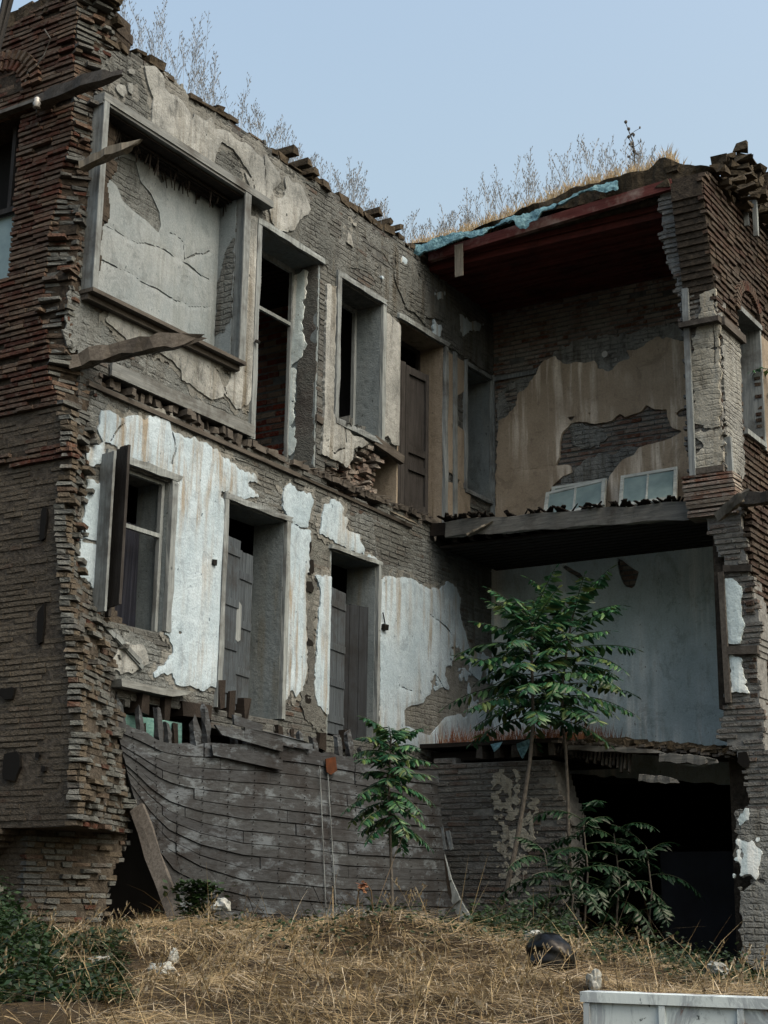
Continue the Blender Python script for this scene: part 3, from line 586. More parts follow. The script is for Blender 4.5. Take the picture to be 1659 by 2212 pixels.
# U2..U5
frame(*OP['U2'], sides='lt'); frame(*OP['U3'], sides='ltrb'); frame(*OP['U4'], sides='tr'); frame(*OP['U5'], sides='ltrb', w=.07)
for k in ('U2', 'U3', 'U4', 'U5'): reveals(k, mat='pl_tanl' if k == 'U4' else 'pl_reveal')
y0, y1, z0, z1 = OP['U2']; sash(y0+.1, y1-.02, z0, z1-.02, -.43, trans=8.9)
mb = MB(); mb.bar((X0(.06), 13.87, 8.17), (X0(.11), 13.90, 8.15), .03, .03, j=.005); mb.bar((X0(.1), 13.88, 8.02), (X0(.1), 13.88, 8.28), .012, .012); mb.build('hinge', MT['black'], H)
# loose plaster on the reveal of U2 and brick pier edge
coat('upper_plaster', Plane('y', y1-.026), [[(-11.1, 9.6), (-10.86, 9.66), (-10.9, 9.3), (-10.92, 8.9), (-10.86, 8.6), (-10.95, 8.4), (-11.13, 8.35)], [(-11.12, 8.35), (-11.0, 8.3), (-11.02, 7.6), (-11.14, 7.5)], [(-11.14, 7.5), (-11.0, 7.5), (-10.96, 7.3), (-11.05, 7.15), (-11.14, 7.2)]], MT['pl_grey'], H, off=.003, th=.02, amp=.03, cell=.02)
coat('brown_render', Plane('y', y1-.026), [[(-10.97, 9.7), (-10.7, 9.7), (-10.7, 6.95), (-11.0, 6.95)]], MT['brick_l'], H, off=.001, th=.008, amp=.03, wav=.02, cell=.025)
y0, y1, z0, z1 = OP['U3']; sash(y0+.05, y1-.02, z0, z1-.02, -.43); 
y0, y1, z0, z1 = OP['U4']; sash(y0+.05, y1-.02, z0, z1-.02, -.43, trans=8.95, mat='shut_d')
y0, y1, z0, z1 = OP['U5']; sash(y0+.05, y1-.02, z0, z1-.02, -.43)
mb = MB(); mb.box((X0(-.4), 19.2, 7.6), (X0(-.36), 19.5, 8.5)); mb.build('teal_panel', MT['teal'], H)
# bottom of U3: broken plaster lip, beam stub
mb = MB()
for k in range(8): mb.box((X0(-.2), 15.8+k*.07, 7.70), (X0(.05+rnd.uniform(-.04, .04)), 15.86+k*.07, 7.74+rnd.uniform(0, .05)), 0, .02)
mb.build('rubble_on_sill', MT['mortar_l'], H)
mb = MB(); mb.bar(LW.to3(16.6, 7.66, .02), LW.to3(17.3, 7.55, .05), .06, .12, j=.01); mb.build('broken_lintel', MT['wood_b'], H)
mb = MB(); mb.bar((X0(-.3), 15.27, 7.62), (X0(.02), 15.27, 7.60), .03, .09); mb.bar((X0(.02), 15.25, 7.60), (X0(.02), 15.68, 7.56), .03, .09); mb.build('timber_strip', MT['wood_b'], H)
# panel door leaf in U4 (opened inwards, lying against the far jamb) and dark leaf edge
def panel_door(a, b, z0, z1, mat, npan=3, name='door_leaf', thick=.045):
    """leaf standing between plan points a and b, with raised rails round recessed panels"""
    a = Vector((*a, 0)); b = Vector((*b, 0)); d = (b-a); L_ = d.length; d.normalize(); n = Vector((d.y, -d.x, 0)); mb = MB()
    def bx(u0, u1, za, zb, t0, t1):
        p = []
        for zz in (za, zb):
            for (u, t) in ((u0, t0), (u1, t0), (u1, t1), (u0, t1)): q = a+d*u+n*t; p.append((q.x, q.y, zz))
        mb.hexa(p)
    bx(0, L_, z0, z1, -.01, .01); s_ = .075
    bx(0, s_, z0, z1, .0105, thick); bx(L_-s_, L_, z0, z1, .0105, thick)
    zs = [z0+(z1-z0)*t for t in ([0, .3, .42, 1] if npan == 3 else [0, .5, 1])]
    for zz in zs: zc_ = min(max(zz, z0+.06), z1-.06); bx(s_, L_-s_, zc_-.055, zc_+.055, .0108, thick-.002)
    return mb.build(name, MT[mat], H)
panel_door((X0(-.1), 17.55), (X0(-.06), 18.12), 6.95, 9.05, 'shut_d')
panel_door((X0(-.14), 17.40), (X0(-.1), 17.55), 6.95, 9.08, 'shut_d', 2)
# lower windows
reveals('L1'); reveals('L2'); reveals('L3')
frame(*OP['L1'], sides='tr', w=.09); frame(*OP['L2'], sides='ltr', w=.08); frame(*OP['L3'], sides='tr', w=.06)
y0, y1, z0, z1 = OP['L1']; sash(y0+.1, y1-.04, z0, z1-.02, -.1, trans=5.45, mat='wood', w=.045)
# fold-out shutters of L1
def leaf(mbn, pa, pb, z0, z1, t=.03, planks=3, battens=(), mat='shut', tilt=0):
    a = Vector((*pa, 0)); b = Vector((*pb, 0)); d = b-a; L_ = d.length; d.normalize(); n = Vector((d.y, -d.x, 0)); mb = MB()
    def bx(u0, u1, za, zb, t0, t1, tl=0):
        p = []
        for zz in (za, zb):
            for (u, tt) in ((u0, t0), (u1, t0), (u1, t1), (u0, t1)): q = a+d*u+n*tt; p.append((q.x, q.y, zz+tl*(u/L_)))
        mb.hexa(p)
    for k in range(planks): bx(L_*k/planks+.003, L_*(k+1)/planks-.003, z0+rnd.uniform(0, .02), z1-rnd.uniform(0, .02), 0, t, tilt)
    for zb in battens:
        bx(.012, L_-.012, zb-.045, zb+.045, t+.001, t+.014, tilt)
    return mb.build(mbn, MT[mat], H)
def pxat(x_, X_, yp=1200):
    p = on(0, x_, X_, yp); return (p[0], p[1])
leaf('shutter', pxat(X0(.02), 209), pxat(X0(.24), 238), 4.42, 6.12, planks=2, mat='wood')
leaf('shutter', pxat(X0(.03), 240), pxat(X0(.12), 248), 4.42, 6.1, planks=1, mat='shut_d')
leaf('shutter', pxat(X0(.1), 244), pxat(X0(.34), 269), 4.5, 6.2, planks=4, mat='shut_d')
mb = MB(); p = [on(0, X0(.05), *q) for q in c(3, 615,690, 845,950)]; mb.bar(p[0], p[1], .05, .03, (1, 0, 0)); p = [on(0, X0(.07), *q) for q in c(3, 690,760, 835,915)]; mb.bar(p[0], p[1], .05, .02, (1, 0, 0)); mb.split('broken_slat', MT['wood'], H)
# L2 shutter leaves (boarded with battens), L3 leaf
leaf('shutter', (X0(-.02), 13.53), (X0(-.07), 13.87), 3.72, 5.72, planks=2, battens=(5.55, 4.95, 4.45, 3.95), mat='shut')
leaf('shutter', (X0(-.1), 13.88), (X0(-.17), 14.25), 3.74, 5.62, planks=4, battens=(5.32, 4.75, 4.2, 3.86), mat='shut')
mb = MB()
mb.slab([(X0(-.055), 13.83, 4.55), (X0(-.055), 13.88, 4.52), (X0(-.055), 13.93, 4.55), (X0(-.055), 13.93, 4.95), (X0(-.055), 13.88, 4.99), (X0(-.055), 13.83, 4.95)], (.02, 0, 0)); mb.build('latch_plate', MT['wood'], H)
leaf('shutter', (X0(-.03), 15.68), (X0(-.1), 16.15), 3.66, 5.5, planks=2, battens=(5.3, 4.75, 4.3, 3.85))
leaf('shutter', (X0(-.35), 16.2), (X0(-.12), 16.74), 3.66, 5.42, planks=4, mat='shut_n')
mb = MB(); mb.bar(LW.to3(16.84, 5.35, .06), LW.to3(16.90, 5.2, .06), .012, .012); mb.box((X0(.03), 16.85, 5.12), (X0(.09), 16.93, 5.2), 0, .01)
q = LW.sz(455, 1216); mb.box((X0(.03), q[0]-.03, q[1]-.03), (X0(.07), q[0]+.03, q[1]+.03), 0, .01); mb.split('iron_hook', MT['black'], H)
# ---------------------------------------------------------------- string courses, joist row
mb = MB(); p0 = LW.sz(233, 799); mb.bar(LW.to3(p0[0], 7.06, .045), LW.to3(13.93, 7.045, .045), .15, .03, (1, 0, 0)) ; mb.build('edge_board', MT['wood_y'], H)
mb = MB()
mb.bar(LW.to3(11.1, 6.80, .03), LW.to3(14.9, 6.74, .03), .05, .05, (1, 0, 0)); mb.bar(LW.to3(14.9, 6.74, .025), LW.to3(17.6, 6.68, .025), .035, .04, (1, 0, 0), j=.01); mb.build('edge_batten', MT['wood_b'], H)
mb = MB(); mb.box((X0(-.46), 11.3, 6.80), (X0(-.1), 14.0, 7.0)); mb.build('floor_void', MT['hole'], H)  # black block paints the shade in the gap behind the joists
mb = MB(); yy = 11.5
while yy < 13.95:
    w_ = rnd.uniform(.04, .1); mb.bar((X0(-.2), yy, 6.9), (X0(.03+rnd.uniform(-.06, .09)), yy+rnd.uniform(-.02, .02), 6.9+rnd.uniform(-.04, .03)), w_, rnd.uniform(.07, .14), j=.012); yy += w_+rnd.uniform(.03, .09)
mb.split('joist_end', MT['wood_b'], H)
mb = MB()      # splintered edge of the upper floor between U2 and the loggia
yy = 13.95
while yy < 18.2:
    l = rnd.uniform(.06, .25); mb.box((X0(-.2), yy, 6.84+rnd.uniform(-.01, .01)), (X0(.02+rnd.uniform(-.02, .07)), yy+l, 6.9+rnd.uniform(0, .03)), 0, .012); yy += l*.9
for k in range(40):
    y_ = rnd.uniform(14.8, 18.0); mb.bar((X0(.0), y_, 6.9), (X0(.1), y_+rnd.uniform(.02, .2), 6.9+rnd.uniform(-.02, .06)), .02, .015, taper=.4)
mb.build('splintered_boards', MT['wood_b'], H)
for (a, b, w_) in ((c(6, 890,775)[0], c(6, 1040,850)[0], .035), (c(6, 1165,860)[0], c(6, 1150,945)[0], .03)):
    mb = MB(); mb.oldbar(on(0, X0(.03), *a), on(0, X0(.12), *b), w_, .02); mb.build('loose_lath', MT['pale'], H)
mb = MB(); n_ = 24
for k in range(n_):
    y_ = 11.95+.018*k; w_ = .03*math.sin(k*1.1); y2 = y_+.018; w2 = .03*math.sin((k+1)*1.1); mb.hexa([(X0(-.3+w_), y_, 4.45), (X0(-.3+w2), y2, 4.45), (X0(-.31+w2), y2, 4.45), (X0(-.31+w_), y_, 4.45), (X0(-.3+w_*.4), y_+.1*(n_-k)/n_, 5.6), (X0(-.3+w2*.4), y2+.1*(n_-k-1)/n_, 5.6), (X0(-.31+w2*.4), y2+.1*(n_-k-1)/n_, 5.6), (X0(-.31+w_*.4), y_+.1*(n_-k)/n_, 5.6)])
mb.build('curtain', MT['curt'], H)
# lower ledge over the void + broken joists
mb = MB(); a = LW.sz(236, 1476); b = LW.sz(395, 1505); mb.slab([LW.to3(*q, .0) for q in P2(LW, c(3, 650,1020, 760,1045, 900,1075, 1085,1095, 1040,1115, 960,1125, 900,1115, 760,1085, 655,1065))], (.16, 0, 0)); mb.build('broken_ledge', MT['wood_y'], H)
mb = MB(); mb.box((-12.6, 11.6, 3.2), (-11.3, 18., 3.66)); mb.build('floor_structure', MT['hole'], H)
mb = MB()
for (x_, y_, l, wd_, hh) in ((300, 1520, .2, .1, .22), (350, 1530, .1, .12, .3), (395, 1528, .3, .5, .16), (470, 1500, .2, .1, .3), (500, 1520, .1, .08, .3), (530, 1530, .15, .1, .25), (600, 1585, .1, .12, .2), (630, 1590, .12, .1, .2), (690, 1600, .1, .15, .2), (745, 1600, .1, .1, .25)):
    s_, z_ = LW.sz(x_, y_, .05); mb.box((X0(-.6), s_, z_-hh/2), (X0(.02+rnd.uniform(0, .1)), s_+wd_, z_+hh/2), 0, .02)
mb.split('joist_end', MT['wood_d'], H)
# ================================================================ LOGGIA : back wall, floor, ceiling, roof
def solidU(s, z): return (s > -10.75) & (z < 10.9)
brickwall('back_wall', BW, -10.75, -5.9, 3.45, 10.9, solidU, [MT['brick_b'], MT['mortar_l']], H, thick=.4, proud=.016, gap=.38, course=.075)
UB = c(10, 70,540, 110,530, 165,460, 180,380, 240,350, 280,280, 340,180, 400,160, 460,200, 560,200, 640,190, 660,230, 730,250, 780,190, 850,180, 830,130, 900,110, 1000,50, 1060,50, 1190,70)+[(1600, 745), (1600, 1150), (1070, 1165)]
patch = c(10, 440,620, 500,560, 580,545, 640,565, 740,545, 790,500, 820,520, 920,490, 945,450, 990,480, 1070,470, 1070,520, 1090,580, 1160,605, 1060,660, 900,700, 870,750, 800,780, 730,870, 700,1000, 350,1000, 400,915, 450,870, 500,850, 490,800, 405,810, 430,760, 430,680)
coat('tan_plaster', BW, [BW.P(UB)], MT['pl_tan'], H, subs=[BW.P(patch), BW.P(c(10, 1110,500, 1160,470, 1190,480, 1190,520, 1130,520)), BW.P(c(10, 590,495, 620,500, 610,510)), BW.P(c(10, 470,520, 520,515, 500,545))],
     cracks=[BW.P(c(10, 100,610, 130,575)), BW.P(c(10, 140,850, 400,810)), BW.P(c(10, 120,1075, 170,1060))], off=.03, th=.03, amp=.025, cell=.03, cw=.004)
coat('grey_scratch_coat', BW, [BW.P(c(10, 60,380, 160,300, 330,200, 420,110, 560,60, 760,30, 1040,-30, 1190,-10, 1230,200, 60,640)), BW.P(c(10, 500,560, 640,570, 730,600, 700,680, 560,720, 480,660)), BW.P(c(10, 420,900, 600,760, 900,690, 900,760, 700,1000, 350,1000))], MT['pl_pier_s'], H, off=.014, th=.018, amp=.06, wav=.01,
     subs=[BW.P(c(10, 90,370, 170,350, 170,430, 110,430))])
coat('grey_plaster', BW, [BW.P([(1060, 1180), (1060, 1660), (1640, 1700), (1640, 1120)])], MT['pl_grey'], H, off=.026, th=.02, amp=.02, cell=.05,
     subs=[BW.P(c(10, 400,1370, 560,1450, 580,1500, 480,1440)), BW.P(c(10, 770,1350, 900,1440, 870,1540, 820,1530, 780,1440))], cracks=[BW.P(c(11, 1070,320, 1130,270, 1155,300)), BW.P(c(11, 1070,320, 1075,345)), BW.P(c(11, 1180,910, 1370,905)), BW.P(c(11, 1170,930, 1170,1050))], cw=.004)
mb = MB(); mb.box((-10.7, 19.93, 7.0), (-10.62, 19.965, 9.6)); mb.box((-10.62, 19.93, 9.5), (-9.9, 19.962, 9.56)); mb.split('corner_batten', MT['wood'], H)
mb = MB(); mb.bar(LW.to3(18.78, 6.95, .05), LW.to3(18.76, 9.6, .05), .09, .03, (1, 0, 0)); mb.build('wall_batten', MT['wood'], H)
q = BW.sz(*c(10, 712,155)[0]); mb = MB(); mb.tube([(q[0], 19.96, q[1]), (q[0], 19.86, q[1]-.01)], [.03, .05], 8); mb.build('lamp_socket', MT['porc'], H)
# outer right wall (its broken end faces the road) ------------------------------------------------
def solidF(s, z):
    r = np.interp(z, [1, 3.2, 3.5, 4.2, 4.9, 5.7, 6.4, 6.62, 6.66, 8.8, 8.85, 9.6, 10.3, 10.9], [-5.2, -5.6, -5.88, -5.95, -5.9, -6.0, -6.05, -6.12, -6.27, -6.27, -6.27, -6.3, -6.38, -6.5])
    l = np.interp(z, [1, 2.5, 3.3, 3.6, 3.95, 4.0, 5.8, 5.85, 6.2, 6.5, 6.7, 8.9, 9.2, 9.6, 9.9, 10.3, 10.9], [-6.02, -6.14, -6.16, -6.45, -6.42, -6.34, -6.32, -6.42, -6.5, -6.62, -6.72, -6.72, -6.78, -6.80, -6.9, -6.98, -7.02])
    return (s < r+.03*vnoise(z*8, z*0, 12)) & (s > l+.04*vnoise(z*9, z*0, 3)*(np.abs(z-7.8) > 1.05)) & (z < 10.95)
brickwall('right_wall_end', FP, -7.3, -4.6, 1.0, 11., solidF, [MT['brick_w'], MT['mortar_w']], H, thick=.35, proud=.02, gap=.42, rag=.05, miss=.08)
SWu = Plane('x', -6.27)
y00 = 17.84
AR = (18.62, 19.38, 7.7, 9.3)
def archd(s, z): return np.hypot(s-(AR[0]+AR[1])/2, (z-AR[3])/.8)
def solidS(s, z):
    e = np.interp(z, [6.6, 8.9, 9.4, 10, 10.6], [0, 0, -.1, -.25, -.4])
    top = np.interp(s, [17.4, 18, 18.6, 19.2, 19.8, 20.4, 21, 22, 26], [10.75, 11.0, 10.8, 11.05, 11.3, 12.1, 12.2, 11.6, 11.4])+.08*vnoise(s*5, s*0, 9)
    m = (s > y00+e) & (z < top)
    m &= ~((s > AR[0]) & (s < AR[1]) & (z > AR[2]) & (z < AR[3]))
    m &= ~((s > 20.6) & (s < 21.4) & (z > 7.7) & (z < 9.5))
    return m
brickwall('right_side_wall', SWu, 17.3, 26, 6.62, 12.3, solidS, [MT['brick_r'], MT['mortar_d']], H, thick=.42, proud=.03, gap=.45, course=.085, rag=.03, miss=.04)
SWl = Plane('x', -5.98)
brickwall('right_side_wall', SWl, 17.9, 26, 1.0, 6.6, lambda s, z: (s > 17.86+.3*(z < 4)) & (z < 6.55), [MT['brick_r'], MT['mortar_d']], H, thick=.5, proud=.035, gap=.45, course=.085, rag=.03, miss=.05)
# voussoirs, jambs and plaster of the arched window
mb = MB(); cy = (AR[0]+AR[1])/2
for k in range(23):
    t = math.pi*(k+.5)/23
    for r1, r2 in ((.42, .56),):
        a = (cy-math.cos(t)*r1, 9.32+math.sin(t)*r1*.95); b = (cy-math.cos(t)*r2, 9.32+math.sin(t)*r2*.95)
        mb.bar(SWu.to3(*a, .03), SWu.to3(*b, .03), .045, .07, (1, 0, 0))
mb.build('brick_arch', MT['brick_f'], H)
mb = MB(); mb.box((-6.27-.35, AR[1], 7.6), (-6.22, AR[1]+.05, 9.4)); mb.box((-6.62, AR[0]-.03, 9.31), (-6.2, AR[1]+.05, 9.38)); mb.box((-6.6, AR[0], 7.62), (-6.2, AR[1], 7.69)); mb.build('window_frame', MT['wood'], H)
mb = MB(); mb.box((-6.7, AR[1]+.051, 7.6), (-6.222, 20.5, 9.25)); mb.build('reveal', MT['pl_tanl'], H)
coat('pier_plaster', FP, [FP.P(c(9, 1250,1150, 1355,1110, 1380,1659)+c(10, 1385,580, 1225,600, 1215,100)+c(9, 1200,1400, 1260,1300))], MT['pl_pier'], H, off=.02, th=.02, amp=.03, cell=.02,
     subs=[FP.P(c(10, 1220,560, 1290,570, 1220,640)), FP.P(c(9, 1200,1120, 1260,1150, 1230,1400, 1200,1420))], cracks=[FP.P(c(9, 1210,1475, 1370,1465)), FP.P(c(9, 1340,1150, 1345,1659))])
coat('pier_plaster', FP, [FP.P(c(10, 1225,610, 1385,600, 1395,900, 1290,930, 1230,900))], MT['pl_pier'], H, off=.02, th=.02, amp=.05, cell=.02, subs=[FP.P(c(10, 1225,640, 1300,690, 1230,740))])
coat('pier_plaster', FP, [FP.P(c(11, 1405,120, 1470,130, 1510,170, 1500,260, 1520,400, 1490,500, 1425,500)), FP.P(c(11, 1435,580, 1490,590, 1530,700, 1540,790, 1500,810, 1445,800))], MT['pl_grey'], H, off=.02, th=.03, amp=.03, cell=.02)
coat('pier_plaster', FP, [FP.P(c(12, 1475,380, 1700,380, 1700,790, 1500,790, 1480,600)), FP.P(c(12, 1500,850, 1700,810, 1750,1400, 1520,1300))], MT['pl_pier_s'], H, off=.02, th=.03, amp=.05, cell=.04)
coat('pier_plaster', FP, [FP.P(c(12, 1490,570, 1600,560, 1620,780, 1500,785)), FP.P(c(12, 1480,390, 1570,400, 1500,500))], MT['pl_grey'], H, off=.05, th=.01, amp=.08, cell=.03)
coat('pier_plaster', SWu, [[(17.86, 9.0), (18.55, 9.0), (18.5, 7.0), (17.86, 6.9)]], MT['pl_pier_s'], H, off=.03, th=.02, amp=.05, cell=.03)
mb = MB()
a = on(1, 17.74, 1480, 624); b = on(1, 17.74, 1498, 1052); mb.bar(a, b, .08, .05, (0, 1, 0)); mb.build('corner_post', MT['wood'], H)
mb = MB(); a = on(1, 17.74, *c(11, 1380,80)[0]); b = on(1, 17.74, *c(11, 1425,855)[0]); mb.bar(a, b, .07, .05, (0, 1, 0)); mb.build('corner_post', MT['wood_b'], H)
mb = MB(); mb.box((-6.73, 17.66, 8.86), (-6.2, 17.79, 8.93)); mb.box((-6.26, 17.79, 8.84), (-6.16, 18.6, 8.95)); mb.box((-6.62, 17.73, 6.90), (-6.24, 17.795, 6.98)); mb.split('timber_tie', MT['wood_b'], H)
mb = MB(); a = on(1, 17.74, *c(11, 1425,545)[0]); b = on(1, 17.74, *c(11, 1600,540)[0]); mb.bar(a, b, .05, .1); a = on(1, 17.76, *c(11, 1395,60)[0]); b = on(1, 17.76, *c(11, 1560,55)[0]); mb.bar(a, b, .05, .08); mb.split('timber_tie', MT['wood_b'], H)
mb = MB(); a = on(1, 17.7, *c(10, 1485,600)[0]); b = on(1, 17.7, *c(10, 1500,950)[0]); mb.bar((-6.22, 17.88, a[2]), (-6.2, 17.88, b[2]), .09, .06, (0, 1, 0)); mb.build('corner_post', MT['wood'], H)
mb = MB(); mb.slab([on(1, 17.7, *q) for q in c(11, 1480,1170, 1530,1145, 1545,1200, 1540,1240, 1500,1240)] if 0 else [on(1, 17.76, *q) for q in c(11, 1480,1150, 1530,1145, 1550,1200, 1540,1240, 1505,1235, 1478,1210)], (0, .02, 0)); mb.split('cavity_shade', MT['hole'], H)  # black plate paints the shade of a hole in the pier
# corbel under the upper pier, timbers sticking out to the right
mb = MB()
for k in range(10):
    z_ = 6.35+k*.055; e = .06*(k)/10
    mb.box((-6.72-e, 17.62-e*.8+.1, z_), (-6.1+rnd.uniform(-.02, .02), 18.0, z_+.035), 0, .01)
mb.build('brick_corbel', MT['brick_b'], H)
mb = MB(); mb.oldbar(on(1, 17.5, *c(10, 1360,1110)[0]), on(1, 17.2, *c(10, 1520,970)[0]), .12, .06, (0, 1, 0)); mb.build('broken_timber', MT['pale'], H)
mb = MB(); mb.oldbar(on(1, 17.7, *c(10, 1500,1010)[0]), on(1, 17.5, 1690, 1072), .16, .14); mb.split('timber_tie', MT['wood_b'], H)
# broken masonry and posts on the right roof corner
mb = MB()
for k in range(110):
    x_ = rnd.uniform(-7.2, -6.0); y_ = rnd.uniform(17.7, 20.2); z_ = 10.85+rnd.uniform(0, .25)+max(0, y_-19.2)*.5*rnd.random()
    l = rnd.uniform(.08, .24); mb.box((x_, y_, z_), (x_+l, y_+rnd.uniform(.08, .22), z_+rnd.uniform(.03, .09)), 0, .035)
for k in range(150):
    z_ = 11.05+k*.0075; y_ = rnd.uniform(19.5, 20.4); w_ = .6*(1-(k/170))
    x_ = -6.25-rnd.random()*.4; mb.box((x_-rnd.uniform(.1, .25), y_, z_-.03), (x_+rnd.uniform(-.05, .05), y_+.1+w_*.4*rnd.random(), z_+.06), 0, .04)
mb.build('broken_masonry', MT['earth'], H)
mb = MB()
for a, b in ((c(9, 1525,620)[0], c(9, 1535,740)[0]), (c(9, 1580,590)[0], c(9, 1590,800)[0])):
    mb.bar(on(1, 19.0, *a), on(1, 19.0, *b), .06, .06, (0, 1, 0))
mb.oldbar(on(1, 18.9, *c(9, 1430,660)[0]), on(1, 19.1, *c(9, 1610,545)[0]), .1, .08, (0, 1, 0)); mb.split('roof_timber', MT['wood'], H)
# ---- loggia floor (upper) -----------------------------------------------------------------------
def zfl(x): return 6.86+(x+10.7)*(-.07)
mb = MB()
yl, yr_ = 18.12, 17.86
mb.hexa([(-10.68, yl, 6.66), (-6.25, yr_, zfl(-6.25)-.2), (-6.25, 20, 6.66), (-10.68, 20, 6.66), (-10.68, yl, 6.84), (-6.25, yr_, zfl(-6.25)), (-6.25, 20, 6.85), (-10.68, 20, 6.88)])
mb.build('floor_slab', MT['wood_d'], H)
mb = MB(); x = -9.8
a = Vector((-10.4, yl-.03, zfl(-10.4)-.12)); b = Vector((-6.3, yr_-.03, zfl(-6.3)-.1)); mb.oldbar(a, b, .05, .22, n=16, j=.007, tip=.9); mb.build('edge_beam', MT['wood_x'], H)
mb = MB()
for k in range(90):
    x = rnd.uniform(-10.5, -6.4); l = rnd.uniform(.05, .3); t = (x+10.7)/4.4; y_ = yl+(yr_-yl)*t
    mb.bar((x, y_+.1, zfl(x)+.02), (x+rnd.uniform(-.08, .2), y_-.05-rnd.random()*.1, zfl(x)+.03+rnd.uniform(0, .05)), rnd.uniform(.02, .09), .02, taper=.6, j=.004)
for k in range(16):
    x = -10.3+.26*k; mb.bar((x, 18.15, 6.6), (x, 19.98, 6.6), .07, .12)
mb.build('splintered_boards', MT['wood_d'], H)
mb = MB()
for k in range(11): mb.box((-10.6, 18.25+.16*k, 6.50), (-6.5, 18.37+.16*k, 6.53))
mb.build('ceiling_boards', MT['wood_d'], H)
mb = MB(); mb.oldbar(on(1, 17.95, *c(6, 1345,915)[0]), on(1, 18.0, *c(6, 1470,850)[0]), .09, .03); mb.build('loose_board', MT['pale'], H)
# ---- ceiling and roof ---------------------------------------------------------------------------
mb = MB(); mb.box((-11.0, 17.98, 10.72), (-6.4, 20.1, 10.8)); k = 0; y_ = 18.02
while y_ < 19.95: mb.box((-10.68, y_, 10.62+.02*(k % 2)), (-6.7, y_+.085, 10.715)); y_ += .13; k += 1
for k in range(3): mb.bar((-9.9+k, 19.2+.1*k, 10.6), (-8.4+k, 19.0+.1*k, 10.62), .04, .02)
mb.build('ceiling_boards', MT['ceil'], H)
mb = MB(); mb.bar(on(1, 17.9, 928, 556)+np.array([-.0, 0, 0]), on(1, 17.75, 1452, 399), .08, .15); mb.build('roof_beam', MT['red'], H)
mb = MB(); mb.bar(on(1, 17.8, 991, 528), on(1, 17.8, 992, 597), .13, .02, (0, 1, 0)); mb.build('hanging_board', MT['pale'], H)
mb = MB(); n = 60; V = []
tp = [(-11.0, 10.95), (-10.3, 10.93), (-9.8, 10.98), (-9.2, 11.05), (-8.6, 11.13), (-8.2, 11.22), (-7.6, 11.22), (-7.1, 11.2), (-6.9, 11.35), (-6.6, 11.15), (-6.2, 11.0)]
def zroof(x, y): return np.interp(x, [p[0] for p in tp], [p[1] for p in tp])+.05*fnoise(np.asarray(x)*3, np.asarray(y)*3, 2)+.03*fnoise(np.asarray(x)*9, np.asarray(y)*9, 4)
ny_ = 14
for i in range(n+1):
    for j in range(ny_+1):
        x = -11.1+4.9*i/n; y = 17.72+2.6*j/ny_+(.04*float(vnoise(x*6, 0, 3)) if j == 0 else 0); V.append((x, y, float(zroof(x, y))))
for i in range(n+1):
    x = -11.1+4.9*i/n; V.append((x, 17.78+.05*float(vnoise(x*7, 1, 3)), 10.98 if x > -10.2 else 10.85))
fs = [(i*(ny_+1)+j, (i+1)*(ny_+1)+j, (i+1)*(ny_+1)+j+1, i*(ny_+1)+j+1) for i in range(n) for j in range(ny_)]
b0 = (n+1)*(ny_+1); fs += [(b0+i, b0+i+1, (i+1)*(ny_+1), i*(ny_+1)) for i in range(n)]
mb.add(V, fs); mb.box((-11.1, 17.9, 10.81), (-6.3, 20.3, 10.86)); mb.build('earth_roof', MT['earth'], H)
# ---- base wall and ground floor opening -----------------------------------------------------------
def solidBB(s, z):
    r = np.interp(z, [1, 2, 2.6, 3.0, 3.3, 3.6], [-8.55, -8.6, -8.5, -8.62, -8.75, -8.85])+.06*vnoise(z*7, z*0, 4)
    return (s < r) & (z < 3.48+.03*vnoise(s*5, s*0, 7))
brickwall('base_wall', BB, -11., -8.2, .9, 3.6, solidBB, [MT['brick_w'], MT['mortar_w']], H, thick=.5, proud=.025, gap=.35, course=.075, bl=.3, rag=.05)
coat('lime_streak', BB, [BB.P(c(8, 1535,200, 1600,220, 1600,500, 1640,800, 1600,900, 1560,600)), BB.P(c(12, 60,200, 110,200, 150,500, 260,400, 250,640, 130,700, 100,600))], MT['pl_pier'], H, off=.028, th=.003, amp=.3, fr=12, cell=.02, wav=.004)
mb = MB()      # joist ends over the base wall and deck
x = -9.8
while x < -8.5: mb.box((x, 17.86, 3.50), (x+.09, 18.4, 3.66), 0, .008); x += .26
mb.split('joist_end', MT['wood_b'], H)
mb = MB(); mb.box((-10.6, 18.05, 3.5), (-8.7, 20., 3.62)); mb.box((-10.7, 17.84, 3.665), (-8.6, 20, 3.72)); mb.build('floor_slab', MT['wood_d'], H)
mb = MB(); NX = 50       # collapsed sagging floor over the opening
for k in range(NX):
    x = -8.75+2.55*k/NX; zz = 3.68-.11*(x+8.75)+.02*rnd.random()
    mb.bar((x, 20, zz+.05), (x+rnd.uniform(-.05, .05), 17.9-rnd.uniform(0, .12), zz+rnd.uniform(-.03, .02)), rnd.uniform(.05, .1), .03)
    if k < 22: mb.bar((x, 18.0, zz), (x+.01, 17.9, zz-.12-.2*(k/22)+rnd.uniform(-.03, .03)), .045, .02, (1, 0, 0), j=.006)
mb.build('collapsed_boards', MT['wood_b'], H)
mb = MB()
for k in range(240):
    x = rnd.uniform(-8.3, -6.2); zz = 3.70-.11*(x+8.75); l = rnd.uniform(.03, .22)
    mb.box((x, 17.85+rnd.uniform(-.05, .9), zz+rnd.uniform(-.05, .02)), (x+l, 18.0+rnd.uniform(0, .5), zz+rnd.uniform(.02, .08)), 0, .03)
mb.build('floor_debris', MT['earth'], H)
mb = MB()
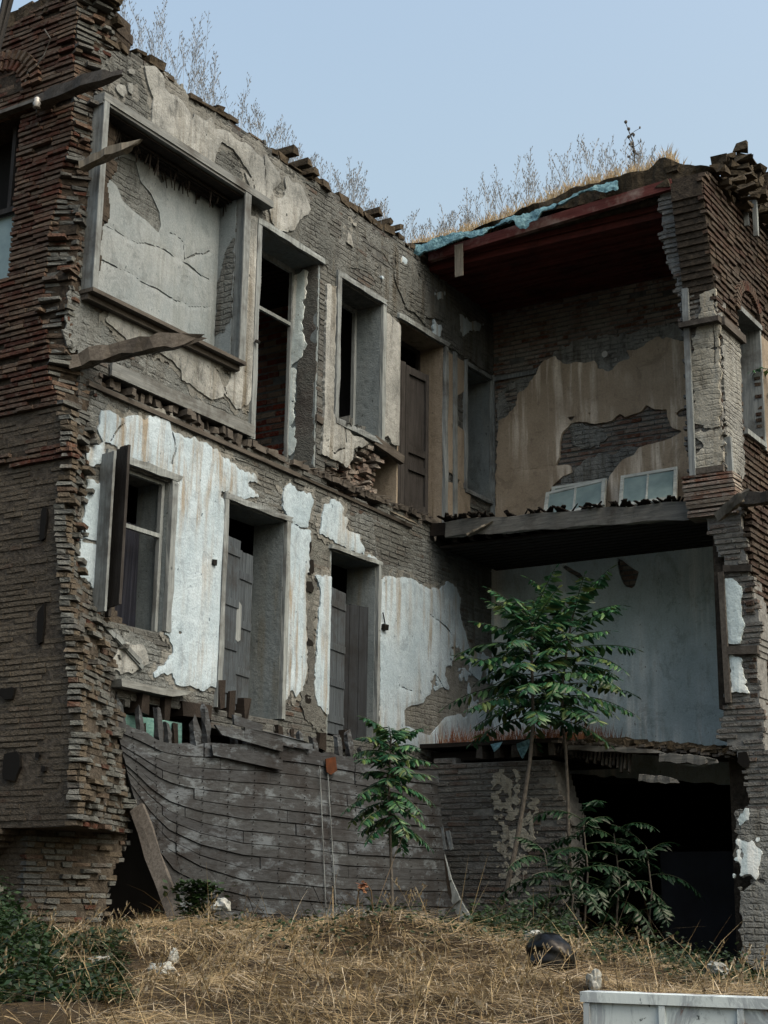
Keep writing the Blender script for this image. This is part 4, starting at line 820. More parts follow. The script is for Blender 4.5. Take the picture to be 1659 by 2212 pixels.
for (a, b, w_) in ((c(11, 480,1122)[0], c(11, 1010,1146)[0], .12), (c(11, 1020,1180)[0], c(11, 1330,1200)[0], .2), (c(11, 900,1300)[0], c(11, 1110,1320)[0], .16)):
    mb.oldbar(on(1, 17.82, *a), on(1, 17.8, *b), .1, w_*.5, n=9)
mb.slab([on(1, 17.9, *q) for q in c(11, 1160,1225, 1190,1200, 1280,1200, 1300,1220, 1230,1235)], (0, .2, 0), 1)
mb.split('broken_plank', [MT['wood_x'], MT['pl_white']], H)
mb = MB(); mb.slab([on(1, 19.7, *q) for q in c(11, 400,930, 525,950, 500,1105, 380,1100)], (0, .03, 0)); mb.build('fallen_panel', MT['pl_grey'], H)
# ---- rooms behind --------------------------------------------------------------------------------
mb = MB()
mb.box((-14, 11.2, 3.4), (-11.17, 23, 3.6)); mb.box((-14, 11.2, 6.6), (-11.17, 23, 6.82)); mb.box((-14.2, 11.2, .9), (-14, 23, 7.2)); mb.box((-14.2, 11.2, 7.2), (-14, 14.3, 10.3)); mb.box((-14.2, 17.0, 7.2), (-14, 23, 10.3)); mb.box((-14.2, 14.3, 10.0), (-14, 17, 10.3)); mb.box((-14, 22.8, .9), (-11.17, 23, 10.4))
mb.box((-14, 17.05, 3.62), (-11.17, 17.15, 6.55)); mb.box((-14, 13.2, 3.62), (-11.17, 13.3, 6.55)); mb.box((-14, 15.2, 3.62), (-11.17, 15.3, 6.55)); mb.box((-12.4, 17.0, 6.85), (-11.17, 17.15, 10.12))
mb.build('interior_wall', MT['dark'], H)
mb = MB(); mb.box((-14.0, 11.2, 10.2), (-11.1, 23, 10.5)); k = 0
while k < 24: mb.box((-13.9, 13.4+k*.14, 10.13), (-11.2, 13.5+k*.14, 10.19)); k += 1
mb.build('interior_ceiling', MT['wood_d'], H)
brickwall('interior_brick_wall', Plane('y', 17.05), -13.98, -12.41, 6.83, 10.1, lambda s, z: (z < 10.1), [MT['brick_red'], MT['mortar_l']], H, thick=.1, proud=.01, gap=.3, course=.1)
mb = MB(); mb.bar((-11.8, 14.2, 9.3), (-11.8, 15.4, 7.2), .12, .1); mb.bar((-11.9, 13.8, 8.0), (-11.9, 15.4, 7.75), .07, .09); mb.bar((-11.95, 14.9, 7), (-11.95, 14.9, 10), .07, .07); mb.split('interior_brace', MT['wood_d'], H)
# basement and ground room
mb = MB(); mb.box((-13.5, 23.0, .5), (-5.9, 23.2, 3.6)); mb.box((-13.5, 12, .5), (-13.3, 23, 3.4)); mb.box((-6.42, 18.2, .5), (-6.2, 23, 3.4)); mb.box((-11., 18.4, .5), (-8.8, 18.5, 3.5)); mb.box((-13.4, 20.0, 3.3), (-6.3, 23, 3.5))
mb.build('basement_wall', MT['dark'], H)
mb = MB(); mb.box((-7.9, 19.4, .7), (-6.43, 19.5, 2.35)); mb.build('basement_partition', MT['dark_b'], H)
# roof over the hidden part of the house, rear walls for other view points
mb = MB(); mb.box((-11.15, 11.3, 10.3), (-11.05, 23, 10.75)); mb.box((-14.3, 11.0, 10.51), (-11.16, 23.2, 10.6)); mb.box((-14.4, 10.9, .9), (-14.01, 11.1, 10.4)); mb.box((-14.4, 23.01, .9), (-5.9, 23.3, 10.6)); mb.build('outer_wall', MT['brick_l'], H)
# ================================================================ FRONT FACADE AT THE LEFT
cor = c(1, 462,115, 440,330, 440,560, 430,800, 380,1000, 330,1250, 290,1500)+c(2, 275,130, 240,390, 300,580, 300,780, 400,1000, 430,1200)+c(3, 380,50, 385,250, 400,380, 430,700, 470,1150, 480,1500)+c(4, 470,200, 455,380, 440,500)
edg = c(1, 640,300, 600,430, 580,560, 550,640, 550,900, 520,1000, 490,1250, 430,1550)+c(2, 400,250, 375,600, 450,700, 530,800, 520,1000, 500,1250, 480,1500)+c(3, 450,100, 450,380, 545,560, 610,690, 690,850, 640,960, 660,1100, 720,1250, 720,1450, 770,1620)+c(4, 800,350, 740,600, 680,700, 640,830, 600,1000, 590,1100)
corP = [FA.sz(*q) for q in cor]; edgP = [LW.sz(*q, -.02) for q in edg]
cz = np.array([p[1] for p in corP]); cx = np.array([p[0] for p in corP]); o_ = np.argsort(cz); cz = cz[o_]; cx = cx[o_]
ez = np.array([p[1] for p in edgP]); ey = np.array([p[0] for p in edgP]); o_ = np.argsort(ez); ez = ez[o_]; ey = ey[o_]
print('corner', cz.min(), cz.max(), cx.min(), cx.max(), 'edge', ez.min(), ez.max(), ey.min(), ey.max())
LED = c(4, 400,490)[0]; zled = FA.sz(*LED)[1]
mbr = MB(); course = .058; z = 1.0; i = 0
wx0, wx1 = FA.sz(60, 500)[0], FA.sz(22, 500)[0]
XW = FA.sz(30, 450)[0]; ZW0 = FA.sz(10, 610)[1]; ZW1 = FA.sz(15, 262)[1]
holes = [(FA.sz(*c(3, a, b)[0])) for a, b in ((265, 90), (250, 680), (50, 1100), (70, 1540), (230, 1470), (265, 1550))]
hsz = [(.05, .17), (.05, .2), (.11, .06), (.13, .16), (.03, .03), (.03, .03)]
ZTF = float(FA.sz(100, 20)[1])
print('facade win', XW, ZW0, ZW1, 'top', ZTF, 'ledge', zled)
while z < 11.15:
    X_c = float(np.interp(z, cz, cx))+.025*float(vnoise(z*9, 0, 1)); Y_e = float(np.interp(z, ez, ey))+.05*float(vnoise(z*8, 3, 2))
    low = z < zled; yF = 10.72; ramp_ = zled-.55 < z < zled
    Xs = float(np.interp(z, [zled-.55, zled-.3, zled], [-11.75, -11.35, -11.0]))+.02*float(vnoise(z*11, 0, 4))
    if low:
        yF = 10.98; X_c = min(X_c, -10.95)
    upper = z > 6.1+.5*float(vnoise(z*.9, 0, 3))
    topz = np.interp(z, [0, 1], [0, 1])
    mi = 0 if upper else 2
    # the face leans back where it is eroded
    pr = .02 if upper else .0
    sprd = 1.0
    path = [(-14., yF), (X_c, yF), (-10.69, Y_e)]
    mj = rnd.uniform(-.012, .012)
    body = [(-14., yF+.02), (X_c-.01+mj, yF+.015), (-10.695+mj, Y_e-.015), (-10.75, Y_e+(.03 if z < 3.6 else .4)), (-11.3, Y_e+(.03 if z < 3.6 else .4)), (-14, 11.2)]
    skipx = None
    n_ = len(body)
    win = ZW0 < z < ZW1
    if win: body = [(XW, yF+.02)]+body[1:5]+[(XW, 11.2)]
    # top silhouette slopes away to the left
    xl = -14. if not win else XW
    if z > ZTF-.15: xl = max(xl, -12.2+rnd.uniform(-.1, .1)+(z-ZTF+.15)*4)
    if xl > X_c-.1: z += course; continue
    if not win: body[0] = (xl, body[0][1]); body[-1] = (xl, body[-1][1])
    ar = [Vector((*p, z)) for p in body]
    mbr.add([tuple(p) for p in ar]+[(p.x, p.y, z+course) for p in ar], [tuple(range(5, -1, -1)), tuple(range(6, 12))]+[(q, (q+1) % 6, (q+1) % 6+6, q+6) for q in range(6)], 1 if upper else 5)
    gap = .38 if upper else .3
    if ramp_:
        mbr.box((-14, 10.74, z), (Xs-.01, 11.2, z+course), 5); x = Xs
        while x > -13:
            l = rnd.uniform(.17, .33); mbr.box((x-l+.01, 10.72+rnd.uniform(-.004, .01), z+course*gap/2), (x, 10.85, z+course*(1-gap/2)), 2, .004); x -= l
    # bricks on the face
    x = X_c+rnd.uniform(-.01, .012)
    while x > xl:
        l = rnd.uniform(.17, .33); e = max(x-l, xl)
        xm = (x+e)/2
        inh = any(abs(xm-h[0]) < w_+.05 and abs(z+.03-h[1]) < h_ for h, (w_, h_) in zip(holes, hsz))
        if not inh and rnd.random() > (.03 if upper else .015):
            o2 = pr*rnd.uniform(.5, 1.5)*(1.4 if upper else 1) if upper else rnd.uniform(-.004, .012)
            mbr.box((e+.01, yF+(0 if upper else .014)-o2, z+course*gap/2), (x, yF+.1, z+course*(1-gap/2)), mi, .004)
        x = e
    # torn return, toothed
    a = Vector((X_c, yF, 0)); b = Vector((-10.69, Y_e, 0)); d = b-a; L_ = d.length; d.normalize(); nrm = Vector((d.y, -d.x, 0)); u = -.02
    while u < L_:
        l = rnd.uniform(.08, .26); e = min(u+l, L_+rnd.uniform(-.03, .05))
        if rnd.random() > .1 and e-u > .03:
            o2 = (rnd.uniform(-.012, .03) if rnd.random() < .8 else rnd.uniform(.03, .1))*(1.0 if not low else .7)
            p = []
            for zz in (z+course*gap/2+rnd.uniform(-.004, .004), z+course*(1-gap/2)):
                for uu_, tt in ((u+.008, -.1), (e, -.1), (e, o2), (u+.008, o2)):
                    q = a+d*(uu_+rnd.uniform(-.012, .012))+nrm*(tt+rnd.uniform(-.01, .01)); p.append((q.x, q.y, zz+rnd.uniform(-.005, .005)))
            mbr.hexa(p, (mi if rnd.random() < .3 else 4) if rnd.random() < .93 else 0)
        u = e
    z += course; i += 1
mbr.build('facade_wall', [MT['brick_f'], MT['mortar_d'], MT['brick_t'], MT['mortar_l'], MT['brick_l'], MT['mortar_t']], H)
mb = MB()
for h, (w_, h_) in zip(holes, hsz): blob(mb, FA, h[0], h[1], w_, h_, .022)
mb.split('cavity_shade', MT['hole'], H)  # hole shade painted as black plates lying on the brick face
# brick arch and window of the facade
mb = MB(); ac = FA.sz(5, 215); 
for rr_, n_ in ((.36, 15), (.5, 19)):
    for k in range(n_):
        t = math.pi*(k+.5)/n_; a = (ac[0]-math.cos(t)*rr_, ac[1]+math.sin(t)*rr_*.9); b = (ac[0]-math.cos(t)*(rr_+.12), ac[1]+math.sin(t)*(rr_+.12)*.9)
        mb.bar(FA.to3(*a, .045), FA.to3(*b, .045), .04, .06, (0, 1, 0))
mb.build('brick_arch', MT['brick_f'], H)
mb = MB(); mb.slab([FA.to3(ac[0]-math.cos(math.pi*k/12)*.34, ac[1]+math.sin(math.pi*k/12)*.3, .03) for k in range(13)], (0, .03, 0)); mb.build('arch_infill', MT['mortar_d'], H)
mb = MB(); mb.box((XW-.07, 10.8, ZW0), (XW-.002, 10.9, ZW1)); mb.box((XW-.9, 10.85, ZW0), (XW-.071, 10.9, ZW0+.06)); zt_ = FA.sz(10, 440)[1]; mb.box((XW-.9, 10.851, zt_-.03), (XW-.071, 10.899, zt_+.03)); mb.box((XW-.25, 10.852, zt_+.031), (XW-.2, 10.898, ZW1)); fr_ = mb.build('window_frame', MT['shut_d'], H)
mb = MB(); mb.box((XW-.9, 10.92, ZW0+.06), (XW-.07, 10.93, zt_-.03)); mb.build('window_pane', MT['glass'], H)
mb = MB(); mb.box((XW-1.4, 11.1, ZW0), (XW+.1, 11.18, ZW1+.1)); mb.build('window_void', MT['hole'], H)  # black sheet paints the unlit room behind the pane
mb = MB(); a = FA.sz(0, 265); b = FA.sz(92, 222); mb.box((-12.6, 10.60, b[1]-.04), (b[0]+.05, 10.73, b[1]+.0)); mb.split('timber_tie', MT['wood_x'], H)
mb = MB(); a = on(1, 10.62, *c(1, 160,490)[0]); mb.tube([on(1, 10.66, *q) for q in c(1, 150,490, 165,430, 215,395, 260,330, 300,230, 265,175)], .008, 5); mb.build('bent_wire', MT['wood_x'], H)
mb = MB()     # moss and broken bricks on the top of the facade
for k in range(90):
    x = rnd.uniform(-12.3, -10.75); l = rnd.uniform(.08, .25); zt_ = ZTF+.02 if x < -11.3 else ZTF+.02+(x+11.3)*.15
    mb.box((x, 10.72+rnd.uniform(-.05, .3), zt_+rnd.uniform(-.1, .06)), (x+l, 11.0+rnd.uniform(0, .2), zt_+rnd.uniform(.07, .14)), 0, .025)
mb.build('broken_coping', MT['earth'], H)
# ================================================================ CURVED PLANK HULL UNDER THE SIDE WALL
HP = [(-10.72, 11.6), (-10.5, 12.0), (-10.05, 12.8), (-9.75, 13.8), (-9.6, 15.0), (-9.6, 16.2), (-9.7, 17.2), (-9.85, 17.9), (-10.2, 18.6)]
def onhull(x, y, off=0):
    d = ray(x, y)
    for (ax, ay), (bx, by) in zip(HP[:-1], HP[1:]):
        # (t*d) = a + u (b-a)
        ex, ey = bx-ax, by-ay; den = d[0]*ey-d[1]*ex
        if abs(den) < 1e-9: continue
        t = (ax*ey-ay*ex)/den; u = (ax*d[1]-ay*d[0])/den
        if -.001 <= u <= 1.001 and t > 0:
            n = Vector((ey, -ex, 0)).normalized(); p = Vector((t*d[0], t*d[1], t*d[2]+CZ)); return p+n*off, n
    p = on(0, -10.7, x, y); return Vector(p), Vector((1, 0, 0))
HL = thing('plank_hull', 'curved grey plank siding bulging like a boat hull below the doors', 'wooden hull', (-9.9, 14.5, 1.45))
G0 = [(250, 1566), (300, 1584), (345, 1604), (400, 1613), (458, 1612), (565, 1612), (667, 1624), (739, 1638), (885, 1665), (945, 1672)]
G2 = [(289, 1722), (327, 1790), (364, 1834), (433, 1872), (521, 1900), (754, 1922), (965, 1926)]
G3 = [(335, 1850), (362, 1920), (400, 1972), (460, 2000), (560, 2010), (760, 2020), (1010, 2030)]
def rs(G, n):
    P_ = np.array(G, float); d = np.concatenate([[0], np.cumsum(np.hypot(*np.diff(P_, axis=0).T))]); 
    # blend of arclength and x so that the strakes run parallel
    u = d/d[-1]; t = np.linspace(0, 1, n); return np.stack([np.interp(t, u, P_[:, 0]), np.interp(t, u, P_[:, 1])], 1)
NS = 40; R0, R2, R3 = rs(G0, NS), rs(G2, NS), rs(G3, NS)
NPK = 11
lines = [R0+(R2-R0)*(k/NPK)+0*R0 for k in range(NPK)]+[R2, R2+(R3-R2)*.33, R2+(R3-R2)*.66, R3]
mb = MB()
for k in range(len(lines)-1):
    A_, B_ = lines[k], lines[k+1]; cuts = sorted([0, NS-1]+rnd.sample(range(6, NS-6), 3))
    for s0_, s1_ in zip(cuts[:-1], cuts[1:]):
        o_ = rnd.uniform(-.01, .01); vs = []; last = s1_
        for q in range(s0_, s1_+1):
            lo = 1.0
            (ax, ay), (bx, by) = A_[q], B_[q]
            if k == 0: ay = ay-6+5*float(vnoise(q*.8, 0, 5))
            x1, y1 = ax+(bx-ax)*.03, ay+(by-ay)*.03+.8*float(vnoise(q*.5, k*3, 8)); x2, y2 = ax+(bx-ax)*.97, ay+(by-ay)*.97+.8*float(vnoise(q*.5, k*3, 9))
            if q == s1_ and s1_ != NS-1: x1 -= 1.2; x2 -= 1.2
            pt, n1 = onhull(x1, y1, .0+o_); pb, n2 = onhull(x2, y2, .006+o_)
            vs += [pt, pb, pb-n2*.05, pt-n1*.05]
        m = s1_-s0_+1
        fs = [(0, 1, 2, 3), tuple(4*(m-1)+q for q in (3, 2, 1, 0))]
        for q in range(m-1):
            b_ = q*4; fs += [(b_, b_+4, b_+5, b_+1), (b_+1, b_+5, b_+6, b_+2), (b_+3, b_+7, b_+4, b_), (b_+2, b_+6, b_+7, b_+3)]
        # broken gap at the right end, upper rows
        mb.add(vs, fs)
for k in range(len(lines)-1):
    for q in range(2, NS-1, 3):
        for f_ in (.2, .8):
            p = lines[k][q]+(lines[k+1][q]-lines[k][q])*f_; a, n = onhull(p[0]+rnd.uniform(-2, 2), p[1], .016); mb.box(a-Vector((.005,)*3), a+Vector((.005,)*3), 1)
mb.build('planking', [MT['hull'], MT['black']], HL)
mb = MB()     # inner dark backing and ribs
bk = []
for q in range(0, NS, 3):
    p0, n0 = onhull(*R0[q], -.1); p1, n1 = onhull(*R3[q], -.1); bk.append((p0, p1))
for (a0, a1), (b0_, b1) in zip(bk[:-1], bk[1:]): mb.add([a0, b0_, b1, a1, a0-Vector((.03, 0, 0)), b0_-Vector((.03, 0, 0)), b1-Vector((.03, 0, 0)), a1-Vector((.03, 0, 0))], [(0, 1, 2, 3), (7, 6, 5, 4), (0, 4, 5, 1), (3, 2, 6, 7)])
mb.build('hull_lining', MT['wood_d'], HL)
mb = MB()     # two thin vertical battens with pale edges
for xa, ya, xb, yb in ((686, 1655, 700, 1975), (703, 1660, 722, 1975)):
    P_ = [onhull(xa+(xb-xa)*t, ya+(yb-ya)*t, .03)[0] for t in np.linspace(0, 1, 8)]; mb.tube(P_, [.006]*8, 4)
mb.split('metal_strip', MT['wood'], HL)
mb = MB(); mb.slab([onhull(*q, .035)[0] for q in ((697, 1640), (718, 1635), (722, 1665), (708, 1674), (699, 1668))], (.012, -.004, 0)); mb.build('rust_plate', MT['rust'], HL)
mb = MB()     # ribs sticking up behind the broken top edge
for x, h, w_ in ((268, 60, .1), (312, 58, .06), (352, 75, .07), (372, 50, .05), (432, 60, .11), (455, 85, .07), (520, 40, .06), (548, 36, .08), (578, 30, .1), (640, 30, .07), (668, 35, .08), (697, 32, .07), (748, 52, .07), (772, 58, .09), (800, 30, .06)):
    a, n = onhull(x, 1640 if x > 500 else 1610, -.1); k = np.array(R0); yt = float(np.interp(x, k[:, 0], k[:, 1]))
    b, _ = onhull(x-4, yt-h, -.12); mb.oldbar(a, b, w_, .06, (1, 0, 0), n=4, tip=.85)
mb.split('rib', MT['hull'], HL)
mb = MB()     # broken upper strakes
for P4 in (c(3, 1260,1290, 1480,1330, 1659,1390, 1659,1450, 1480,1400, 1300,1350), c(3, 1365,1230, 1540,1290, 1530,1330, 1370,1290), c(3, 1240,1410, 1659,1500, 1659,1560, 1250,1470), c(7, 0,700, 200,740, 340,780, 400,800, 400,835, 200,805, 0,770)):
    mb.slab([onhull(*q, .03+.01*rnd.random())[0] for q in P4], (.03, -.01, 0))
mb.split('broken_strake', MT['hull'], HL)
mb = MB(); mb.slab([onhull(*q, -.35)[0] for q in c(3, 690,1190, 960,1230, 1140,1260, 1140,1440, 960,1400, 740,1300)], (.03, 0, 0)); mb.build('teal_boards', MT['teal'], HL)
mb = MB()
for x in (330, 372, 400, 440): a, n = onhull(x, 1612, -.28); b, _ = onhull(x-2, 1558, -.28); mb.bar(a, b, .07, .04, (1, 0, 0), j=.01)
mb.split('teal_frame_post', MT['wood_d'], HL)
mb = MB()     # broken right end: short upright staves and a dark gap
for xa, xb, ya, yb, w_ in ((930, 935, 1790, 1862, .06), (950, 958, 1785, 1838, .1), (968, 976, 1795, 1836, .05), (905, 912, 1798, 1870, .05)):
    mb.bar(on(1, 17.55, xa, ya), on(1, 17.5, xb, yb), w_, .03, (0, 1, 0), j=.006)
mb.split('broken_stave', MT['wood'], HL)
# loose pieces: thing per piece
BOW[0] = 1.
def loose(name, lab, a, b, w_, h_, mat, up=(0, 0, 1), tip=.9, cat='plank', n=8, j=.008, group=None):
    mb = MB(); mb.oldbar(a, b, w_, h_, up, n=n, tip=tip, j=j); o = mb.build(name, MT[mat]); return tag(o, lab, cat, group)
loose('leaning_board', 'long grey board leaning between the torn brick corner and the hull', on(0, -10.2, 296, 1745), atd(14.4, 392, 2015), .15, .04, 'wood_b', (.4, -.9, 0), n=5, j=.003)
mb = MB()
crv = [(928, 1800), (950, 1850), (966, 1905), (985, 1950), (1012, 1995)]
for (q0, q1) in zip(crv[:-1], crv[1:]): 
    a = on(1, 17.35, *q0); b = on(1, 17.3, *q1); mb.bar(a, Vector(b)+(Vector(b)-Vector(a))*.02, .15, .03, (0, 1, 0), j=.003)
tag(mb.build('leaning_board', MT['board']), 'pale curved board leaning at the right end of the hull', 'plank')
loose('protruding_timber', 'broad split beam jutting out below the niche window', on(1, 10.9, 150, 786), on(0, -9.75, 417, 733), .16, .15, 'wood_b', tip=.25, cat='beam', n=12, j=.014)
loose('protruding_timber', 'short bleached timber jutting across the top of the niche window', on(1, 10.75, 176, 361), on(0, -9.95, 291, 312), .1, .09, 'pale', tip=.3, cat='beam', n=10)
loose('protruding_timber', 'dark beam with porcelain insulators jutting from the brick corner', on(1, 10.6, 84, 222), on(0, -9.8, 252, 160), .13, .12, 'wood_b', tip=.4, cat='beam', n=8)
ins = []
for (x, y) in ((166, 186), (80, 222)):
    p = on(1, 10.5, x, y); mb = MB(); mb.lathe((p[0], p[1], p[2]-.06), [(.02, 0), (.042, .005), (.03, .03), (.046, .05), (.03, .075), (.036, .1), (.022, .12), (.01, .125)]); 
    o = mb.build('insulator', MT['porc'], smooth=True); m2 = MB(); m2.tube([(p[0], p[1], p[2]-.06), (p[0], p[1]+.0, p[2]-.12), (p[0], p[1]+.05, p[2]-.14)], .008, 5); ORI[o.name] = (0, 0, 0); m2.build('pin', MT['black'], o)
    tag(o, 'white porcelain insulator on the dark jutting beam near the brick corner' if x > 100 else 'white porcelain insulator beside the brick arch, farther from the corner', 'insulator', 'porcelain insulators')
# overhead cables
for k, (x0_, y0_, x1_, y1_, r_) in enumerate(((25, -60, -30, 190, .022), (40, -60, -20, 170, .016), (8, 20, -8, 90, .012))):
    a = atd(9, x0_, y0_); b = atd(9, x1_, y1_); a = Vector(a); b = Vector(b); d = b-a; mb = MB(); mb.tube([a-d*3, a-d, a, b, b+d*3], r_, 7)
    tag(mb.build('overhead_cable', MT['black']), ['thickest black overhead cable crossing the top left corner', 'thinner black cable running just right of the thick one', 'thinnest black cable left of the thick one'][k], 'cable', 'overhead cables')
BOW[0] = 0.
# window sashes leaning on the loggia wall
def lean_sash(P4, lab, y0_, y1_, mull):
    tl, tr, br, bl = [Vector(on(1, yy, *q)) for q, yy in zip(P4, (y1_, y1_, y0_, y0_))]
    base = tuple((bl+br)/2); R = thing('window_sash', lab, 'window', base, 'sashes leaning on the loggia wall'); n = (tr-tl).cross(bl-tl).normalized()
    if n.y > 0: n = -n
    X = tr-tl; Yv = bl-tl; f = lambda u, v, w_: tl+X*u+Yv*v+n*w_
    def pc(nm, u0, v0, u1, v1, w0, w1, m, par=R):
        mb = MB(); mb.hexa([f(u0, v0, w0), f(u1, v0, w0), f(u1, v1, w0), f(u0, v1, w0), f(u0, v0, w1), f(u1, v0, w1), f(u1, v1, w1), f(u0, v1, w1)]); return mb.build(nm, m, par)
    for a in ((0, 0, 1, .09), (0, .91, 1, 1), (0, .091, .06, .909), (.94, .091, 1, .909)): pc('frame_bar', *a, 0, .035, MT['sash'])
    pc('glazing_bar', mull-.015, .091, mull+.015, .909, 0, .03, MT['sash'])
    pc('pane', .06, .09, mull-.016, .91, .012, .016, MT['glass']); pc('pane', mull+.016, .09, .94, .91, .012, .016, MT['glass'])
lean_sash(c(10, 345,975, 700,890, 665,1120, 325,1130), 'lower left wooden sash leaning half sunk behind the loggia floor edge', 19.3, 19.8, .5)
lean_sash(c(10, 380,940, 705,888, 690,1080, 360,1110), 'wooden sash stacked behind the left one, only its top rail showing', 19.5, 19.9, .45)
lean_sash(c(10, 790,875, 1125,820, 1095,1040, 775,1060), 'wooden sash with two dusty panes leaning at the right against the tan wall', 19.4, 19.85, .48)
# blue tarpaulin on the roof edge
TP = Plane('y', 17.66)
tarp = c(5, 930,690, 990,705, 1090,700, 1150,665, 1290,630, 1420,610, 1500,585, 1560,555, 1659,520)+c(9, 150,690, 330,630, 450,600, 540,540, 640,500, 768,470, 765,525, 700,540, 650,530, 560,545, 470,590, 450,615, 330,650, 290,700, 240,720, 225,765, 190,760, 150,710, 60,740, 0,755)+c(5, 1440,650, 1330,660, 1290,680, 1240,690, 1190,720, 1110,740, 1060,765, 1000,745)
o = coat('tarpaulin', TP, [TP.P(tarp)], MT['tarp'], None, off=.02, th=.02, amp=.018, fr=13, cell=.015, wav=.09)
tag(o, 'torn blue tarpaulin strip hanging along the edge of the loggia roof', 'tarpaulin')
for (q, lab, ax) in ((c(7, 1480,800, 1550,785, 1530,820, 1500,845), 'small blue tarpaulin scrap at the left on the deck edge', .1), (c(11, 165,1100, 240,1070, 245,1100, 220,1150, 200,1190, 170,1130), 'crumpled blue tarpaulin scrap between the two tree stems', .05)):
    mb = MB(); mb.slab([on(1, 17.75-rnd.random()*.08, *p) for p in q], (0, .01, 0)); tag(mb.build('tarpaulin_scrap', MT['tarp']), lab, 'tarpaulin')
# ================================================================ PLANTS
def leaflet(mb, p, d, n, L_, w_):
    # folded lens shape, drooping tip
    d = d.normalized(); s_ = d.cross(n).normalized(); n = s_.cross(d)
    a = p; b = p+d*L_*.4+n*(-.02*L_); t = p+d*L_*.98-n*.22*L_
    mb.add([a, b+s_*w_-n*w_*.35, t, b-s_*w_-n*w_*.35, b, p+d*L_*.75+s_*w_*.6-n*(.12*L_+w_*.2), p+d*L_*.75-s_*w_*.6-n*(.12*L_+w_*.2), p+d*L_*.75-n*.1*L_],
           [(0, 1, 4), (0, 4, 3), (1, 5, 7, 4), (4, 7, 6, 3), (5, 2, 7), (7, 2, 6)])
def compound(mb, p, az, el, L_, droop, npair, ll, rach):
    p = Vector(p); pts = [p]; d0 = Vector((math.cos(az)*math.cos(el), math.sin(az)*math.cos(el), math.sin(el))); q = p; d = d0; n_ = 12
    for k in range(n_): d = (d+Vector((0, 0, -droop/n_))).normalized(); q = q+d*(L_/n_); pts.append(q)
    rach.tube(pts, [.006*(1-.7*k/n_)+.0015 for k in range(n_+1)], 4)
    for k in range(npair+1):
        t = .14+.86*k/npair; f_ = t*n_; i = min(int(f_), n_-1); b = pts[i].lerp(pts[i+1], f_-i); dd = (pts[i+1]-pts[i]).normalized()
        sd_ = dd.cross(Vector((0, 0, 1))); sd_ = sd_.normalized() if sd_.length > .05 else Vector((1, 0, 0)); up = sd_.cross(dd)
        sz = ll*(.65+.5*math.sin(math.pi*min(1, t*.9+.1)))*rnd.uniform(.7, 1.2)
        if k == npair: leaflet(mb, b, dd, up, sz, sz*.2); continue
        for sg in (-1, 1):
            if rnd.random() < .04: continue
            v = (sd_*sg+dd*rnd.uniform(.2, .55)+Vector((0, 0, rnd.uniform(-.75, .05)))).normalized()
            leaflet(mb, b, v, (up+Vector((rnd.uniform(-.4, .4), rnd.uniform(-.4, .4), .2))).normalized(), sz, sz*.2)
def ailanthus(name, lab, trunk, top_n, z0f, Lr, mat, base, el=(.1, .9), group=None, npair=11, ll=.12, rad=(.03, .014), drp=(.7, 1.5), twigs=True):
    T = thing(name, lab, 'tree', base, group); mb = MB(); ra = MB(); tr = MB(); m = len(trunk)
    P_ = [Vector(p) for p in trunk]; tr.tube(P_, [rad[0]+(rad[1]-rad[0])*k/(m-1) for k in range(m)], 8)
    seg = [(P_[k+1]-P_[k]).length for k in range(m-1)]; tot = sum(seg)
    def at(t):
        L_ = t*tot
        for k in range(m-1):
            if L_ <= seg[k] or k == m-2: return P_[k].lerp(P_[k+1], L_/seg[k])
            L_ -= seg[k]
    az = rnd.random()*6.28
    for k in range(top_n):
        t = z0f+(1-z0f)*(k/(top_n-1))**.9; az += 2.4+rnd.uniform(-.25, .25); e = el[0]+(el[1]-el[0])*((t-z0f)/(1-z0f))**1.5+rnd.uniform(-.15, .15)
        compound(mb, at(t), az, e, rnd.uniform(*Lr)*(1-.35*((t-z0f)/(1-z0f))**3), rnd.uniform(*drp), npair, ll, ra)
    tr.build('trunk', MT['bark'], T); ra.build('leaf_stalks', MT['green'], T); mb.build('crown', MT[mat], T); return T
D0 = 19.0
def tp_(d, *q): return [atd(d, *p) for p in q]
tA = tp_(19.0, (1066, 2008), (1090, 1940), (1112, 1840), (1130, 1740), (1145, 1640), (1152, 1560), (1150, 1480), (1148, 1400), (1150, 1335))
tB = tp_(19.4, (1238, 1985), (1232, 1900), (1228, 1800), (1226, 1700), (1222, 1620), (1214, 1550), (1216, 1470), (1226, 1390), (1240, 1320))
ailanthus('tree_of_heaven', 'tall slim leafy sapling with the slanting trunk left of the pair', tA, 44, .67, (.75, 1.2), 'ail', tuple(tA[0]), el=(.05, 1.0), group='tall saplings before the ruin', npair=14, ll=.17, rad=(.034, .015), drp=(.35, .95))
ailanthus('tree_of_heaven', 'tall slim leafy sapling with the straight trunk right of the pair', tB, 30, .67, (.75, 1.15), 'ail', tuple(tB[0]), el=(.05, 1.0), group='tall saplings before the ruin', npair=14, ll=.17, rad=(.026, .012), drp=(.35, .95))
tC = tp_(15.3, (848, 1960), (845, 1870), (842, 1780), (840, 1700), (843, 1640), (845, 1590))
ailanthus('tree_of_heaven', 'short thin leafy sapling standing before the plank hull', tC, 36, .46, (.32, .56), 'ail', tuple(tC[0]), el=(-.1, .8), npair=12, ll=.11, rad=(.016, .008), drp=(.5, 1.1))
